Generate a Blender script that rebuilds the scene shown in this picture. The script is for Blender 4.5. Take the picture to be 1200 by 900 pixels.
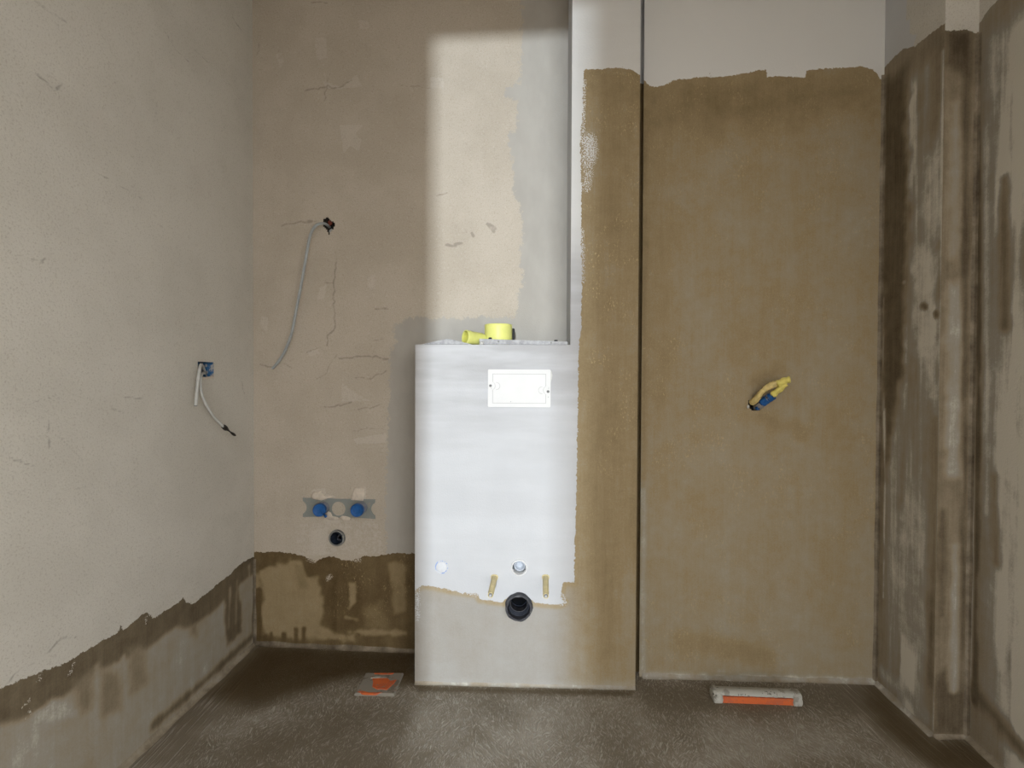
import bpy, bmesh, math, random
import numpy as np
from mathutils import Vector, Matrix, Euler

random.seed(7)
rng = np.random.RandomState(7)
for o in list(bpy.data.objects):
    bpy.data.objects.remove(o, do_unlink=True)
S = bpy.context.scene
COL = S.collection

# ------------------------------------------------------------------ camera
F_PX = 586.0
CAM = Vector((0.0, 0.0, 1.03))
PITCH, ROLL = -0.8, 0.25
camd = bpy.data.cameras.new('camera')
camd.sensor_fit = 'HORIZONTAL'
camd.sensor_width = 36.0
camd.lens = 36.0 * F_PX / 1200.0
camd.clip_start = 0.02
cam = bpy.data.objects.new('camera', camd)
COL.objects.link(cam)
CROT = Euler((math.radians(90 + PITCH), 0, 0)).to_matrix() @ Matrix.Rotation(math.radians(ROLL), 3, 'Z')
cam.matrix_world = Matrix.Translation(CAM) @ CROT.to_4x4()
S.camera = cam

# ------------------------------------------------------------------ light
world = bpy.data.worlds.new('world')
S.world = world
world.use_nodes = True
bg = world.node_tree.nodes['Background']
bg.inputs[0].default_value = (1.0, 0.985, 0.955, 1)
bg.inputs[1].default_value = 4.2
kl = bpy.data.lights.new('far_window_light', 'AREA')      # bright window of the room beyond the doorway
kl.shape = 'RECTANGLE'
kl.size, kl.size_y = 0.09, 0.12
kl.energy = 412
kl.color = (0.86, 0.94, 1.0)
klo = bpy.data.objects.new('far_window_light', kl)
COL.objects.link(klo)
klo.location = (-0.36, -5.2, 1.50)
klo.rotation_euler = (math.radians(90), 0, 0)
S.view_settings.view_transform = 'Standard'
S.view_settings.look = 'None'
S.view_settings.gamma = 1.0
S.view_settings.exposure = 0.06
S.view_settings.use_curve_mapping = False

# ------------------------------------------------------------------ pixel helpers
def ray(px, py):
    d = Vector(((px - 600.0) / F_PX, -(py - 450.0) / F_PX, -1.0))
    return (CROT @ d)

def floor_pt(px, py, z=0.0):
    d = ray(px, py)
    t = (z - CAM.z) / d.z
    p = CAM + d * t
    return Vector((p.x, p.y, z))

class Wall:
    """vertical plane, s runs to the right as seen from inside the room"""
    def __init__(self, p0, p1):
        self.p0 = Vector((p0[0], p0[1]))
        d = Vector((p1[0] - p0[0], p1[1] - p0[1]))
        self.L = d.length
        self.d = d.normalized()
        self.n_in = Vector((-self.d.y, self.d.x))        # into the wall (away from the room)
        self.rz = math.atan2(self.d.y, self.d.x)
    def sz(self, px, py, off=0.0):
        r = ray(px, py)
        p0 = self.p0 - self.n_in * off
        den = r.x * self.n_in.x + r.y * self.n_in.y
        t = ((p0.x - CAM.x) * self.n_in.x + (p0.y - CAM.y) * self.n_in.y) / den
        p = CAM + r * t
        s = (p.x - p0.x) * self.d.x + (p.y - p0.y) * self.d.y
        return s, p.z
    def at(self, s, z, off=0.0):
        q = self.p0 + self.d * s - self.n_in * off
        return Vector((q.x, q.y, z))
    def px(self, px, py, off=0.0):
        s, z = self.sz(px, py, off)
        return self.at(s, z, off)
    def local(self, px, py, off, origin):
        """pixel at a stand-off -> coordinates in the frame (x along wall, y into wall, z up) at origin"""
        s, z = self.sz(px, py, off)
        return Vector((s - origin[0], -off, z - origin[1]))

# ------------------------------------------------------------------ footprint from the floor line of the photograph
A = floor_pt(298, 755)
A2 = floor_pt(145, 899)
B = floor_pt(487, 764)
C = floor_pt(486, 801)
D = floor_pt(744.5, 807)
E = floor_pt(749, 793)
F = floor_pt(1026, 800)
G = floor_pt(1094, 864)
H = floor_pt(1133, 864)
I = floor_pt(1172, 900)
Y_FRONT = -0.38
H_CEIL = 2.78

def ext(p, q, y):
    t = (y - p.y) / (q.y - p.y)
    return p + (q - p) * t
A0 = ext(A, A2, Y_FRONT)
I0 = ext(H, I, Y_FRONT)

W_left = Wall(A0, A)
dAB = (B - A).normalized()
W_back = Wall(A, A + dAB * 1.62)
W_box = Wall(C, D)
dEF = (F - E).normalized()
W_shower = Wall(E - dEF * 0.06, F)
W_r1 = Wall(F, G)
W_r2 = Wall(G, H)
W_r3 = Wall(H, I0)

# ------------------------------------------------------------------ distance fields on wall grids
def seg_dist(x, y, a, b):
    ax, ay = a; bx, by = b
    dx, dy = bx - ax, by - ay
    l2 = dx * dx + dy * dy + 1e-12
    t = np.clip(((x - ax) * dx + (y - ay) * dy) / l2, 0, 1)
    return np.hypot(x - ax - t * dx, y - ay - t * dy)

def line_dist(x, y, pts):
    d = np.full(x.shape, 9.0)
    for a, b in zip(pts[:-1], pts[1:]):
        d = np.minimum(d, seg_dist(x, y, a, b))
    return d

def poly_sd(x, y, pts):
    inside = np.zeros(x.shape, bool)
    d = np.full(x.shape, 9.0)
    n = len(pts)
    for i in range(n):
        a, b = pts[i], pts[(i + 1) % n]
        d = np.minimum(d, seg_dist(x, y, a, b))
        c = ((a[1] > y) != (b[1] > y))
        with np.errstate(divide='ignore', invalid='ignore'):
            xi = (b[0] - a[0]) * (y - a[1]) / (b[1] - a[1] + 1e-15) + a[0]
        inside ^= c & (x < xi)
    return np.where(inside, d, -d)

def sstep(v, lo, hi):
    t = np.clip((v - lo) / (hi - lo), 0, 1)
    return t * t * (3 - 2 * t)

def soft_noise(x, y, scale, seed, octaves=3):
    """value noise"""
    out = np.zeros(x.shape); amp = 1.0; tot = 0
    for o in range(octaves):
        r = np.random.RandomState(seed + o)
        tab = r.rand(256, 256)
        fx, fy = x * scale * 2 ** o + 100, y * scale * 2 ** o + 100
        ix, iy = np.floor(fx).astype(int), np.floor(fy).astype(int)
        tx, ty = fx - ix, fy - iy
        tx = tx * tx * (3 - 2 * tx); ty = ty * ty * (3 - 2 * ty)
        g = lambda a, b: tab[a % 256, b % 256]
        v = (g(ix, iy) * (1 - tx) + g(ix + 1, iy) * tx) * (1 - ty) + (g(ix, iy + 1) * (1 - tx) + g(ix + 1, iy + 1) * tx) * ty
        out += v * amp; tot += amp; amp *= 0.5
    return out / tot

def wig(pts, amp=1.3):
    r = np.random.RandomState(int(pts[0][0] * 7 + pts[0][1]))
    out = [pts[0]]
    for a, b in zip(pts[:-1], pts[1:]):
        m = max(2, int(math.hypot(b[0] - a[0], b[1] - a[1]) / 4))
        for k in range(1, m + 1):
            t = k / m; j = 0 if k == m and b is pts[-1] else 1
            out.append((a[0] + (b[0] - a[0]) * t + j * amp * (r.rand() - 0.5) * 2, a[1] + (b[1] - a[1]) * t + j * amp * (r.rand() - 0.5) * 2))
    return out

ATTRS = ('streak', 'wlight', 'tone', 'sd_fill', 'sd_white', 'sd_slurry', 'dry', 'gold', 'miss', 'crack', 'pale')

class Grid:
    """dense sheet on a wall that carries the coatings as attributes"""
    def __init__(self, wall, s0, s1, z0, z1, res):
        self.w = wall
        ns = max(2, int(round((s1 - s0) / res)) + 1)
        nz = max(2, int(round((z1 - z0) / res)) + 1)
        s = np.linspace(s0, s1, ns); z = np.linspace(z0, z1, nz)
        self.s, self.z = [a.ravel() for a in np.meshgrid(s, z)]
        self.ns, self.nz = ns, nz
        self.keep = np.ones((nz - 1) * (ns - 1), bool)
        n = self.s.size
        self.a = {k: np.full(n, -1.0) for k in ('sd_fill', 'sd_white', 'sd_slurry')}
        for k in ('dry', 'gold', 'miss', 'pale', 'tone', 'wlight', 'streak'): self.a[k] = np.zeros(n)
        self.a['crack'] = np.full(n, 1.0)
        q = wall.p0
        self.co = np.stack([q.x + wall.d.x * self.s, q.y + wall.d.y * self.s, self.z], 1)
        i = np.arange(nz - 1)[:, None] * ns + np.arange(ns - 1)[None, :]
        i = i.ravel()
        self.faces = np.stack([i, i + 1, i + 1 + ns, i + ns], 1)
    def P(self, pts):
        return [self.w.sz(*p) for p in pts]
    def poly(self, pts):
        return poly_sd(self.s, self.z, self.P(pts))
    def line(self, pts):
        return line_dist(self.s, self.z, self.P(pts))
    def hole(self, pts, grow=0.0):
        cs = self.s[self.faces].mean(1); cz = self.z[self.faces].mean(1)
        self.keep &= ~(poly_sd(cs, cz, self.P(pts)) > -grow)
    def hole_disc(self, c, r):
        cs = self.s[self.faces].mean(1); cz = self.z[self.faces].mean(1)
        self.keep &= np.hypot(cs - c[0], cz - c[1]) > r
    def patch(self, pts, val, w=0.012, amp=0.03, nz=0.0, seed=3):
        sd = self.poly(pts)
        if amp: sd = sd + (soft_noise(self.s, self.z, 22, seed) - 0.5) * amp
        m = sstep(sd, -w, w)
        self.a['dry'] = self.a['dry'] * (1 - m) + val * m
    def stroke(self, pts, val, r, w=0.01, attr='dry', amp=0.02, seed=11):
        d = self.line(pts) + (soft_noise(self.s * 2.0, self.z * 0.6, 18, seed) - 0.5) * amp
        m = 1 - sstep(d, r - w, r + w)
        self.a[attr] = self.a[attr] * (1 - m) + val * m

def build_mesh(name, co, faces, attrs, mat, smooth=False):
    me = bpy.data.meshes.new(name)
    me.from_pydata(co.tolist() if hasattr(co, 'tolist') else co, [], faces.tolist() if hasattr(faces, 'tolist') else faces)
    for k, v in attrs.items():
        at = me.attributes.new(k, 'FLOAT', 'POINT')
        at.data.foreach_set('value', np.asarray(v, dtype=np.float32))
    me.materials.append(mat)
    if smooth:
        for p in me.polygons: p.use_smooth = True
    me.update()
    ob = bpy.data.objects.new(name, me)
    COL.objects.link(ob)
    return ob

def merge(grids):
    co, fa, at, n = [], [], {k: [] for k in ATTRS}, 0
    for g in grids:
        co.append(g.co); fa.append(g.faces[g.keep] + n)
        for k in ATTRS: at[k].append(g.a[k])
        n += len(g.co)
    return np.concatenate(co), np.concatenate(fa), {k: np.concatenate(v) for k, v in at.items()}

def structure(ob, label, cat):
    ob['kind'] = 'structure'; ob['label'] = label; ob['category'] = cat
    return ob

# ------------------------------------------------------------------ material node helpers
class NT:
    def __init__(self, name):
        self.m = bpy.data.materials.new(name); self.m.use_nodes = True
        self.t = self.m.node_tree; self.b = self.t.nodes['Principled BSDF']
        self.co = self.t.nodes.new('ShaderNodeTexCoord').outputs['Object']
    def lk(self, a, sock):
        if hasattr(a, 'is_output'): self.t.links.new(a, sock)
        else:
            if sock.type == 'RGBA' and len(a) == 3: a = (*a, 1)
            sock.default_value = a
    def math(self, op, a, b=0.0, c=None, clamp=False):
        n = self.t.nodes.new('ShaderNodeMath'); n.operation = op; n.use_clamp = clamp
        self.lk(a, n.inputs[0]); self.lk(b, n.inputs[1])
        if c is not None: self.lk(c, n.inputs[2])
        return n.outputs[0]
    def attr(self, name):
        n = self.t.nodes.new('ShaderNodeAttribute'); n.attribute_name = name
        return n.outputs['Fac']
    def mapv(self, scale=(1, 1, 1), rot=(0, 0, 0), loc=(0, 0, 0), vec=None):
        n = self.t.nodes.new('ShaderNodeMapping')
        self.lk(vec or self.co, n.inputs['Vector'])
        n.inputs['Scale'].default_value = scale; n.inputs['Rotation'].default_value = rot; n.inputs['Location'].default_value = loc
        return n.outputs[0]
    def noise(self, scale, detail=2, rough=0.5, vec=None, dist=0.0):
        n = self.t.nodes.new('ShaderNodeTexNoise')
        self.lk(vec or self.co, n.inputs['Vector'])
        n.inputs['Scale'].default_value = scale; n.inputs['Detail'].default_value = detail
        n.inputs['Roughness'].default_value = rough; n.inputs['Distortion'].default_value = dist
        return n.outputs[0]
    def ramp(self, v, lo, hi, a=0.0, b=1.0, smooth=True):
        n = self.t.nodes.new('ShaderNodeMapRange'); n.interpolation_type = 'SMOOTHSTEP' if smooth else 'LINEAR'
        self.lk(v, n.inputs[0]); self.lk(lo, n.inputs[1]); self.lk(hi, n.inputs[2]); self.lk(a, n.inputs[3]); self.lk(b, n.inputs[4])
        return n.outputs[0]
    def mix(self, f, a, b, mode='MIX'):
        n = self.t.nodes.new('ShaderNodeMix'); n.data_type = 'RGBA'; n.blend_type = mode
        self.lk(f, n.inputs[0]); self.lk(a, n.inputs[6]); self.lk(b, n.inputs[7])
        return n.outputs[2]
    def mixf(self, f, a, b):
        n = self.t.nodes.new('ShaderNodeMix'); n.data_type = 'FLOAT'
        self.lk(f, n.inputs[0]); self.lk(a, n.inputs[2]); self.lk(b, n.inputs[3])
        return n.outputs[0]
    def cramp(self, v, stops):
        n = self.t.nodes.new('ShaderNodeValToRGB')
        e = n.color_ramp.elements
        while len(e) < len(stops): e.new(0.5)
        for el, (p, c) in zip(e, stops): el.position = p; el.color = (*c, 1)
        self.lk(v, n.inputs[0])
        return n.outputs[0]
    def voronoi(self, scale, feature='F1', vec=None, rnd=1.0):
        n = self.t.nodes.new('ShaderNodeTexVoronoi'); n.feature = feature
        self.lk(vec or self.co, n.inputs['Vector']); n.inputs['Scale'].default_value = scale
        n.inputs['Randomness'].default_value = rnd
        return n
    def bump(self, h, strength, dist):
        n = self.t.nodes.new('ShaderNodeBump'); n.inputs['Strength'].default_value = strength
        n.inputs['Distance'].default_value = dist
        self.lk(h, n.inputs['Height'])
        self.lk(n.outputs[0], self.b.inputs['Normal'])
    def finish(self, col, rough):
        self.lk(col, self.b.inputs['Base Color']); self.lk(rough, self.b.inputs['Roughness'])
        return self.m

PLASTER = (0.455, 0.408, 0.345)
PLASTER_PALE = (0.55, 0.52, 0.475)
FILLER = (0.385, 0.368, 0.338)
WHITE = (0.50, 0.51, 0.53)
SL0, SL1, SL2, SL3 = (0.075, 0.048, 0.018), (0.17, 0.125, 0.062), (0.29, 0.225, 0.130), (0.33, 0.302, 0.242)
SL4 = (0.60, 0.57, 0.48)
GOLD = (0.52, 0.41, 0.23)

def slurry_colour(n, dry, gold, streak=0.5):
    """brushed cement slurry: dry 0 = fresh and dark, 1 = dried and pale; bristle streaks run down the wall"""
    st = n.noise(1.0, 3, 0.6, n.mapv((38, 38, 2.6)))
    st2 = n.noise(1.0, 3, 0.6, n.mapv((130, 130, 7)))
    cl = n.noise(7, 3, 0.6)
    sa = n.math('ADD', 0.07, n.math('MULTIPLY', streak, 0.24))
    ca = n.math('ADD', 0.22, n.math('MULTIPLY', streak, 0.14))
    gi = n.noise(200, 2, 0.7)
    cl2 = n.noise(28, 3, 0.65)
    d = n.math('ADD', dry, n.math('MULTIPLY', n.math('SUBTRACT', st, 0.5), sa))
    d = n.math('ADD', d, n.math('MULTIPLY', n.math('SUBTRACT', st2, 0.5), n.math('MULTIPLY', sa, 0.8)))
    d = n.math('ADD', d, n.math('MULTIPLY', n.math('SUBTRACT', cl, 0.5), ca))
    d = n.math('ADD', d, n.math('MULTIPLY', n.math('SUBTRACT', cl2, 0.5), 0.16))
    d = n.math('ADD', d, n.math('MULTIPLY', n.math('SUBTRACT', gi, 0.5), 0.20))
    col = n.cramp(d, [(0.0, SL0), (0.28, SL1), (0.56, SL2), (0.80, SL3), (1.0, SL4)])
    gr = n.noise(1.0, 2, 0.7, n.mapv((190, 190, 95)))
    gm = n.noise(9, 2, 0.6)
    g = n.math('MULTIPLY', n.ramp(gr, 0.57, 0.70), n.ramp(gm, 0.44, 0.66))
    g = n.math('MULTIPLY', g, gold)
    col = n.mix(n.math('MULTIPLY', g, 0.70), col, GOLD)
    h = n.math('ADD', n.math('MULTIPLY', st2, 0.6), n.math('MULTIPLY', gr, 0.4))
    return col, d, h

def wall_material():
    n = NT('coated_wall')
    # plaster: sandy render, pale skim patches, hairline cracks
    grain = n.noise(250, 2, 0.75)
    grain2 = n.noise(150, 2, 0.6)
    blotch = n.noise(4.5, 3, 0.6)
    col = n.mix(n.ramp(blotch, 0.35, 0.65), (0.415, 0.370, 0.308), PLASTER)
    col = n.mix(n.attr('tone'), col, n.mix(n.ramp(blotch, 0.35, 0.65), (0.555, 0.54, 0.495), (0.60, 0.585, 0.54)))
    pn = n.math('ADD', n.attr('pale'), n.math('MULTIPLY', n.math('SUBTRACT', n.noise(60, 4, 0.65), 0.5), 0.9))
    col = n.mix(n.ramp(pn, 0.40, 0.66, 0.0, 0.34), col, PLASTER_PALE)
    col = n.mix(n.ramp(grain, 0.30, 0.48, 0.34, 0.0), col, (0.22, 0.18, 0.14))
    col = n.mix(n.ramp(grain2, 0.56, 0.75, 0.0, 0.25), col, (0.60, 0.56, 0.50))
    ck = n.math('ADD', n.attr('crack'), n.math('MULTIPLY', n.math('SUBTRACT', n.noise(70, 3, 0.6), 0.5), 0.006))
    ck = n.ramp(ck, 0.0008, 0.0048, 1.0, 0.0)
    ck = n.math('MULTIPLY', ck, n.ramp(n.noise(22, 2, 0.5), 0.22, 0.42))
    cr = n.math('MULTIPLY', ck, 0.40)
    col = n.mix(cr, col, (0.10, 0.085, 0.07))
    hgt = n.math('ADD', n.math('MULTIPLY', grain, 0.45), n.math('MULTIPLY', grain2, 0.5))
    rough = n.math('ADD', 0.88, 0.0)
    # ragged edge noise
    e1 = n.math('MULTIPLY', n.math('SUBTRACT', n.noise(60, 5, 0.66), 0.5), 0.040)
    e2 = n.math('MULTIPLY', n.math('SUBTRACT', n.noise(320, 3, 0.7), 0.5), 0.014)
    edge = n.math('ADD', e1, e2)
    # grey filler, trowelled smooth
    mf = n.ramp(n.math('ADD', n.attr('sd_fill'), n.math('MULTIPLY', edge, 1.7)), -0.0006, 0.0006)
    fm = n.noise(11, 3, 0.6, n.mapv((1, 1, 0.5)))
    fcol = n.mix(n.ramp(fm, 0.3, 0.7), (0.35, 0.334, 0.305), FILLER)
    col = n.mix(mf, col, fcol)
    # white filler / primer
    mw = n.ramp(n.math('ADD', n.attr('sd_white'), n.math('MULTIPLY', edge, 0.35)), -0.0006, 0.0006)
    wm = n.noise(6, 3, 0.6, n.mapv((1, 1, 0.6)))
    wcol = n.mix(n.ramp(wm, 0.3, 0.72), (0.475, 0.485, 0.505), WHITE)
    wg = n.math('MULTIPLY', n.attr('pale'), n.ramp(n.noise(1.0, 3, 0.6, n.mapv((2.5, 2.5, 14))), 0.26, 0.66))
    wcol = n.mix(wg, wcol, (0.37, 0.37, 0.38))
    wcol = n.mix(n.attr('wlight'), wcol, (0.655, 0.66, 0.655))  # lighter white makes up for missing light on niche and upper pier
    col = n.mix(mw, col, wcol)
    # slurry
    miss = n.math('SUBTRACT', n.ramp(n.noise(260, 3, 0.7), 0.40, 0.60), n.math('SUBTRACT', 1.0, n.attr('miss')))
    ms = n.ramp(n.math('ADD', n.attr('sd_slurry'), n.math('MULTIPLY', edge, 0.5)), -0.0006, 0.0006)
    ms = n.math('MULTIPLY', ms, n.ramp(miss, 0.02, 0.12, 1.0, 0.0))
    scol, sd, sh = slurry_colour(n, n.attr('dry'), n.attr('gold'), n.attr('streak'))
    bwn = n.t.nodes.new('ShaderNodeHueSaturation'); bwn.inputs['Value'].default_value = 1.0
    n.lk(n.math('SUBTRACT', 1.0, n.math('MULTIPLY', n.attr('tone'), 0.32)), bwn.inputs['Saturation'])
    n.lk(scol, bwn.inputs['Color'])
    scol = bwn.outputs[0]
    col = n.mix(ms, col, scol)
    rough = n.mixf(ms, rough, n.ramp(sd, 0.0, 0.8, 0.62, 0.85))
    n.bump(hgt, 0.35, 0.0025)
    n.b.inputs['Specular IOR Level'].default_value = 0.25
    return n.finish(col, rough)

M_WALL = wall_material()

def trim_material(name, dry):
    n = NT(name)
    col, d, h = slurry_colour(n, n.math('ADD', dry, n.math('MULTIPLY', n.math('SUBTRACT', n.noise(14, 4, 0.6), 0.5), 0.9)), n.math('ADD', 0.0, 0.0))
    hs = n.t.nodes.new('ShaderNodeHueSaturation'); hs.inputs['Saturation'].default_value = 0.62
    n.lk(col, hs.inputs['Color']); col = hs.outputs[0]
    n.bump(h, 0.4, 0.002)
    n.b.inputs['Specular IOR Level'].default_value = 0.25
    return n.finish(col, 0.75)

def floor_material():
    n = NT('brushed_slurry_floor')
    def strokes(scale, length, width, seed):
        v = n.voronoi(scale, 'F1', n.mapv(loc=(seed * 1.7, seed * 0.9, 0), scale=(1, 1, 0)))
        vec = n.t.nodes.new('ShaderNodeVectorMath'); vec.operation = 'SUBTRACT'
        n.lk(n.mapv(loc=(seed * 1.7, seed * 0.9, 0), scale=(1, 1, 0)), vec.inputs[0])
        n.lk(v.outputs['Position'], vec.inputs[1])
        r = n.t.nodes.new('ShaderNodeVectorRotate'); r.rotation_type = 'Z_AXIS'
        n.lk(vec.outputs[0], r.inputs['Vector'])
        sx = n.t.nodes.new('ShaderNodeSeparateColor'); n.lk(v.outputs['Color'], sx.inputs[0])
        ang = n.math('MULTIPLY', n.math('SUBTRACT', sx.outputs[0], 0.5), 1.5)
        n.lk(ang, r.inputs['Angle'])
        m = n.mapv((width, length, 1), vec=r.outputs[0])
        off = n.t.nodes.new('ShaderNodeVectorMath'); off.operation = 'ADD'
        cs = n.t.nodes.new('ShaderNodeVectorMath'); cs.operation = 'SCALE'; cs.inputs['Scale'].default_value = 40
        n.lk(v.outputs['Color'], cs.inputs[0]); n.lk(m, off.inputs[0]); n.lk(cs.outputs[0], off.inputs[1])
        return n.noise(1.0, 2, 0.55, off.outputs[0], 0.3)
    a = strokes(22, 55, 330, 1)
    b = strokes(14, 38, 240, 5)
    al = n.noise(1.0, 3, 0.6, n.mapv((150, 6, 1)))
    s = n.math('MAXIMUM', n.ramp(a, 0.50, 0.74), n.ramp(b, 0.52, 0.74))
    s = n.mixf(n.attr('along'), s, n.ramp(al, 0.48, 0.72))
    cl = n.noise(5.5, 5, 0.62)
    d = n.math('ADD', n.attr('dry'), n.math('MULTIPLY', n.math('SUBTRACT', cl, 0.5), 0.55))
    d = n.math('ADD', d, n.math('MULTIPLY', n.math('MULTIPLY', s, n.ramp(d, -0.1, 0.5, 0.25, 1.0)), 0.40))
    col = n.cramp(d, [(0.0, (0.070, 0.046, 0.020)), (0.34, (0.125, 0.096, 0.058)), (0.66, (0.20, 0.172, 0.13)), (1.0, (0.43, 0.40, 0.35))])
    h = n.math('ADD', n.math('MULTIPLY', s, 0.8), n.math('MULTIPLY', n.noise(380, 2, 0.6), 0.4))
    n.bump(h, 0.8, 0.0035)
    n.b.inputs['Specular IOR Level'].default_value = 0.35
    return n.finish(col, n.ramp(d, 0, 0.9, 0.55, 0.72))

def simple(name, col, rough=0.5, metal=0.0, var=0.12, scale=30, spec=0.25, bump=0.0, bscale=200):
    n = NT(name)
    v = n.noise(scale, 4, 0.6)
    dark = tuple(c * (1 - var) for c in col); lite = tuple(min(1, c * (1 + var)) for c in col)
    c = n.mix(n.ramp(v, 0.3, 0.7), dark, lite)
    n.b.inputs['Metallic'].default_value = metal
    n.b.inputs['Specular IOR Level'].default_value = spec
    if bump: n.bump(n.noise(bscale, 3, 0.6), bump, 0.002)
    return n.finish(c, rough)

def speckle(name, col, smear, amount=0.5, scale=40, rough=0.6, metal=0.0):
    """base colour with dabs of plaster or slurry stuck to it"""
    n = NT(name)
    v = n.noise(scale, 5, 0.65)
    c = n.mix(n.ramp(v, amount, amount + 0.06), col, smear)
    n.b.inputs['Metallic'].default_value = metal
    n.bump(v, 0.3, 0.002)
    return n.finish(c, rough)

# ------------------------------------------------------------------ wall_left
g = Grid(W_left, 0.0, W_left.L, 0, H_CEIL, 0.006)
Lb = [(-260, 905), (-60, 832), (0, 806), (30, 795), (50, 787), (80, 776), (100, 763), (118, 752), (130, 746), (139, 741), (140, 733), (143, 733), (144, 740), (155, 730), (172, 717), (176, 719), (179, 725), (200, 712),
      (213, 703), (214, 699), (217, 705), (225, 708), (240, 697), (258, 682), (270, 673), (280, 662), (290, 656), (298, 652)]
low = [(298, 1000), (-260, 1400)]
g.a['sd_slurry'] = g.poly(Lb + [(340, 640), (340, 900), (298, 1100), (-260, 1600)])
s_ = g.a['sd_slurry']
band = 0.052 + 0.03 * soft_noise(g.s, g.z * 0, 7, 5)
g.a['dry'] = 0.16 + 0.52 * sstep(s_, band - 0.006, band + 0.016) + 0.25 * (soft_noise(g.s, g.z * 0.35, 9, 21) - 0.5)
g.stroke([(112, 782), (112, 890)], 0.78, 0.006, 0.012)
g.stroke([(145, 770), (150, 830)], 0.72, 0.006, 0.010)
g.patch([(40, 835), (60, 820), (95, 828), (92, 842), (60, 845)], 0.78)
g.patch([(85, 800), (105, 790), (108, 830), (95, 840)], 0.34, 0.02)
g.patch([(118, 790), (140, 785), (143, 830), (120, 838)], 0.36, 0.02)
g.patch([(150, 760), (168, 755), (172, 800), (152, 812)], 0.40, 0.02)
g.patch([(262, 690), (280, 678), (284, 740), (265, 760)], 0.16, 0.012)
g.patch([(222, 730), (232, 728), (232, 745), (223, 746)], 0.38, 0.01)
g.stroke([(270, 690), (268, 735)], 0.55, 0.004, 0.008)
g.stroke([(278, 680), (276, 730)], 0.50, 0.004, 0.008)
g.stroke([(296, 745), (240, 798), (180, 850)], 0.12, 0.012, 0.014)
g.stroke([(292, 664), (292, 740)], 0.62, 0.006, 0.01)
g.stroke([(297, 690), (297, 745)], 0.05, 0.007, 0.006)
for p in [((48, 790), (46, 797)), ((172, 722), (171, 730)), ((86, 778), (82, 790)), ((33, 822), (29, 827)), ((36, 832), (33, 840))]:
    g.stroke(p, 0.42, 0.003, 0.003, 'miss', 0.0)
cracks_left = [[(40, 0), (60, 15), (78, 27)], [(192, 35), (205, 57), (222, 73)], [(215, 22), (228, 36)], [(272, 20), (283, 36)], [(228, 58), (245, 74)], [(15, 111), (30, 110), (28, 106)], [(40, 85), (64, 105), (73, 98)],
               [(115, 203), (140, 218), (168, 232)], [(183, 120), (181, 145)], [(36, 304), (50, 308), (54, 302)], [(258, 86), (275, 104)], [(115, 425), (131, 429)], [(145, 466), (155, 467), (168, 466)], [(47, 448), (58, 466), (66, 472)],
               [(20, 472), (32, 475), (48, 467)], [(56, 492), (58, 525)], [(70, 512), (98, 540)], [(82, 577), (95, 570), (104, 571)], [(55, 765), (72, 748), (90, 746)], [(5, 803), (25, 783), (40, 777)], [(263, 417), (275, 420), (285, 415), (290, 425)],
               [(283, 447), (287, 462)], [(240, 493), (243, 505)], [(75, 600), (105, 605), (115, 613)], [(12, 537), (40, 546)], [(135, 97), (136, 96)], [(180, 263), (190, 265), (203, 268)], [(127, 479), (145, 483)], [(135, 641), (136, 650)], [(210, 655), (218, 652)]]
g.a['tone'][:] = 0.8; g.a['streak'][:] = 0.55
g.a['dry'] += 0.03
for k, c in enumerate(cracks_left): g.a['crack'] = np.minimum(g.a['crack'], g.line(wig(c)) + 0.0006 + 0.0009 * (k % 3))
for q in [[(143, 122), (165, 126), (160, 155), (151, 178)], [(105, 130), (120, 128), (123, 160), (108, 155)], [(218, 195), (250, 190), (248, 235), (222, 225)], [(40, 50), (55, 48), (57, 62), (44, 64)], [(235, 640), (252, 645), (245, 680), (238, 690)]]:
    g.a['pale'] = np.maximum(g.a['pale'], 0.72 * sstep(g.poly(q), -0.02, 0.01))
JB = [(231.5, 424.5), (250.5, 425.5), (250.0, 441), (236, 443.5), (232, 436)]
g.hole(JB)
wl = structure(build_mesh('wall_left', g.co, g.faces[g.keep], g.a, M_WALL), 'left side wall of sandy beige render with a dark slurry band along the floor', 'wall')

# ------------------------------------------------------------------ wall_back
g = Grid(W_back, 0.0, W_back.L, 0, H_CEIL, 0.005)
fill_edge = [(612, -60), (611, 0), (612, 25), (610, 70), (608, 97), (593, 103), (592, 113), (606, 118), (606, 150), (595, 160), (600, 185), (603, 205), (602, 222), (610, 245), (612, 270), (610, 300), (613, 330), (607, 345), (607, 365), (604, 372),
             (595, 373), (565, 371), (545, 374), (520, 372), (505, 375), (498, 371), (475, 372), (471, 378), (463, 381), (460, 390), (464, 398), (459, 410), (456, 450), (455, 500), (453, 560), (451, 600), (453, 640), (453, 780)]
g.a['sd_fill'] = g.poly(fill_edge + [(900, 780), (900, -60)])
slb = [(290, 647), (330, 647), (345, 649), (360, 654), (372, 658), (380, 653), (390, 652), (400, 656), (412, 657), (425, 652), (440, 652), (455, 649), (470, 648), (487, 649), (700, 650)]
g.a['sd_slurry'] = g.poly(slb + [(700, 1000), (280, 1000)])
g.a['dry'] = 0.02 + 0.22 * soft_noise(g.s * 1.6, g.z * 0.5, 14, 8)
g.patch([(307, 670), (325, 664), (340, 655), (353, 660), (357, 678), (372, 677), (377, 690), (378, 733), (392, 741), (415, 743), (415, 752), (333, 750), (308, 744)], 0.52, 0.010, 0.035)
g.patch([(345, 662), (355, 664), (362, 690), (350, 690)], 0.42, 0.01, 0.01)
g.patch([(408, 682), (417, 682), (418, 706), (409, 714)], 0.52, 0.006, 0.012)
g.patch([(425, 712), (445, 705), (455, 738), (428, 735)], 0.30, 0.02, 0.02)
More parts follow.
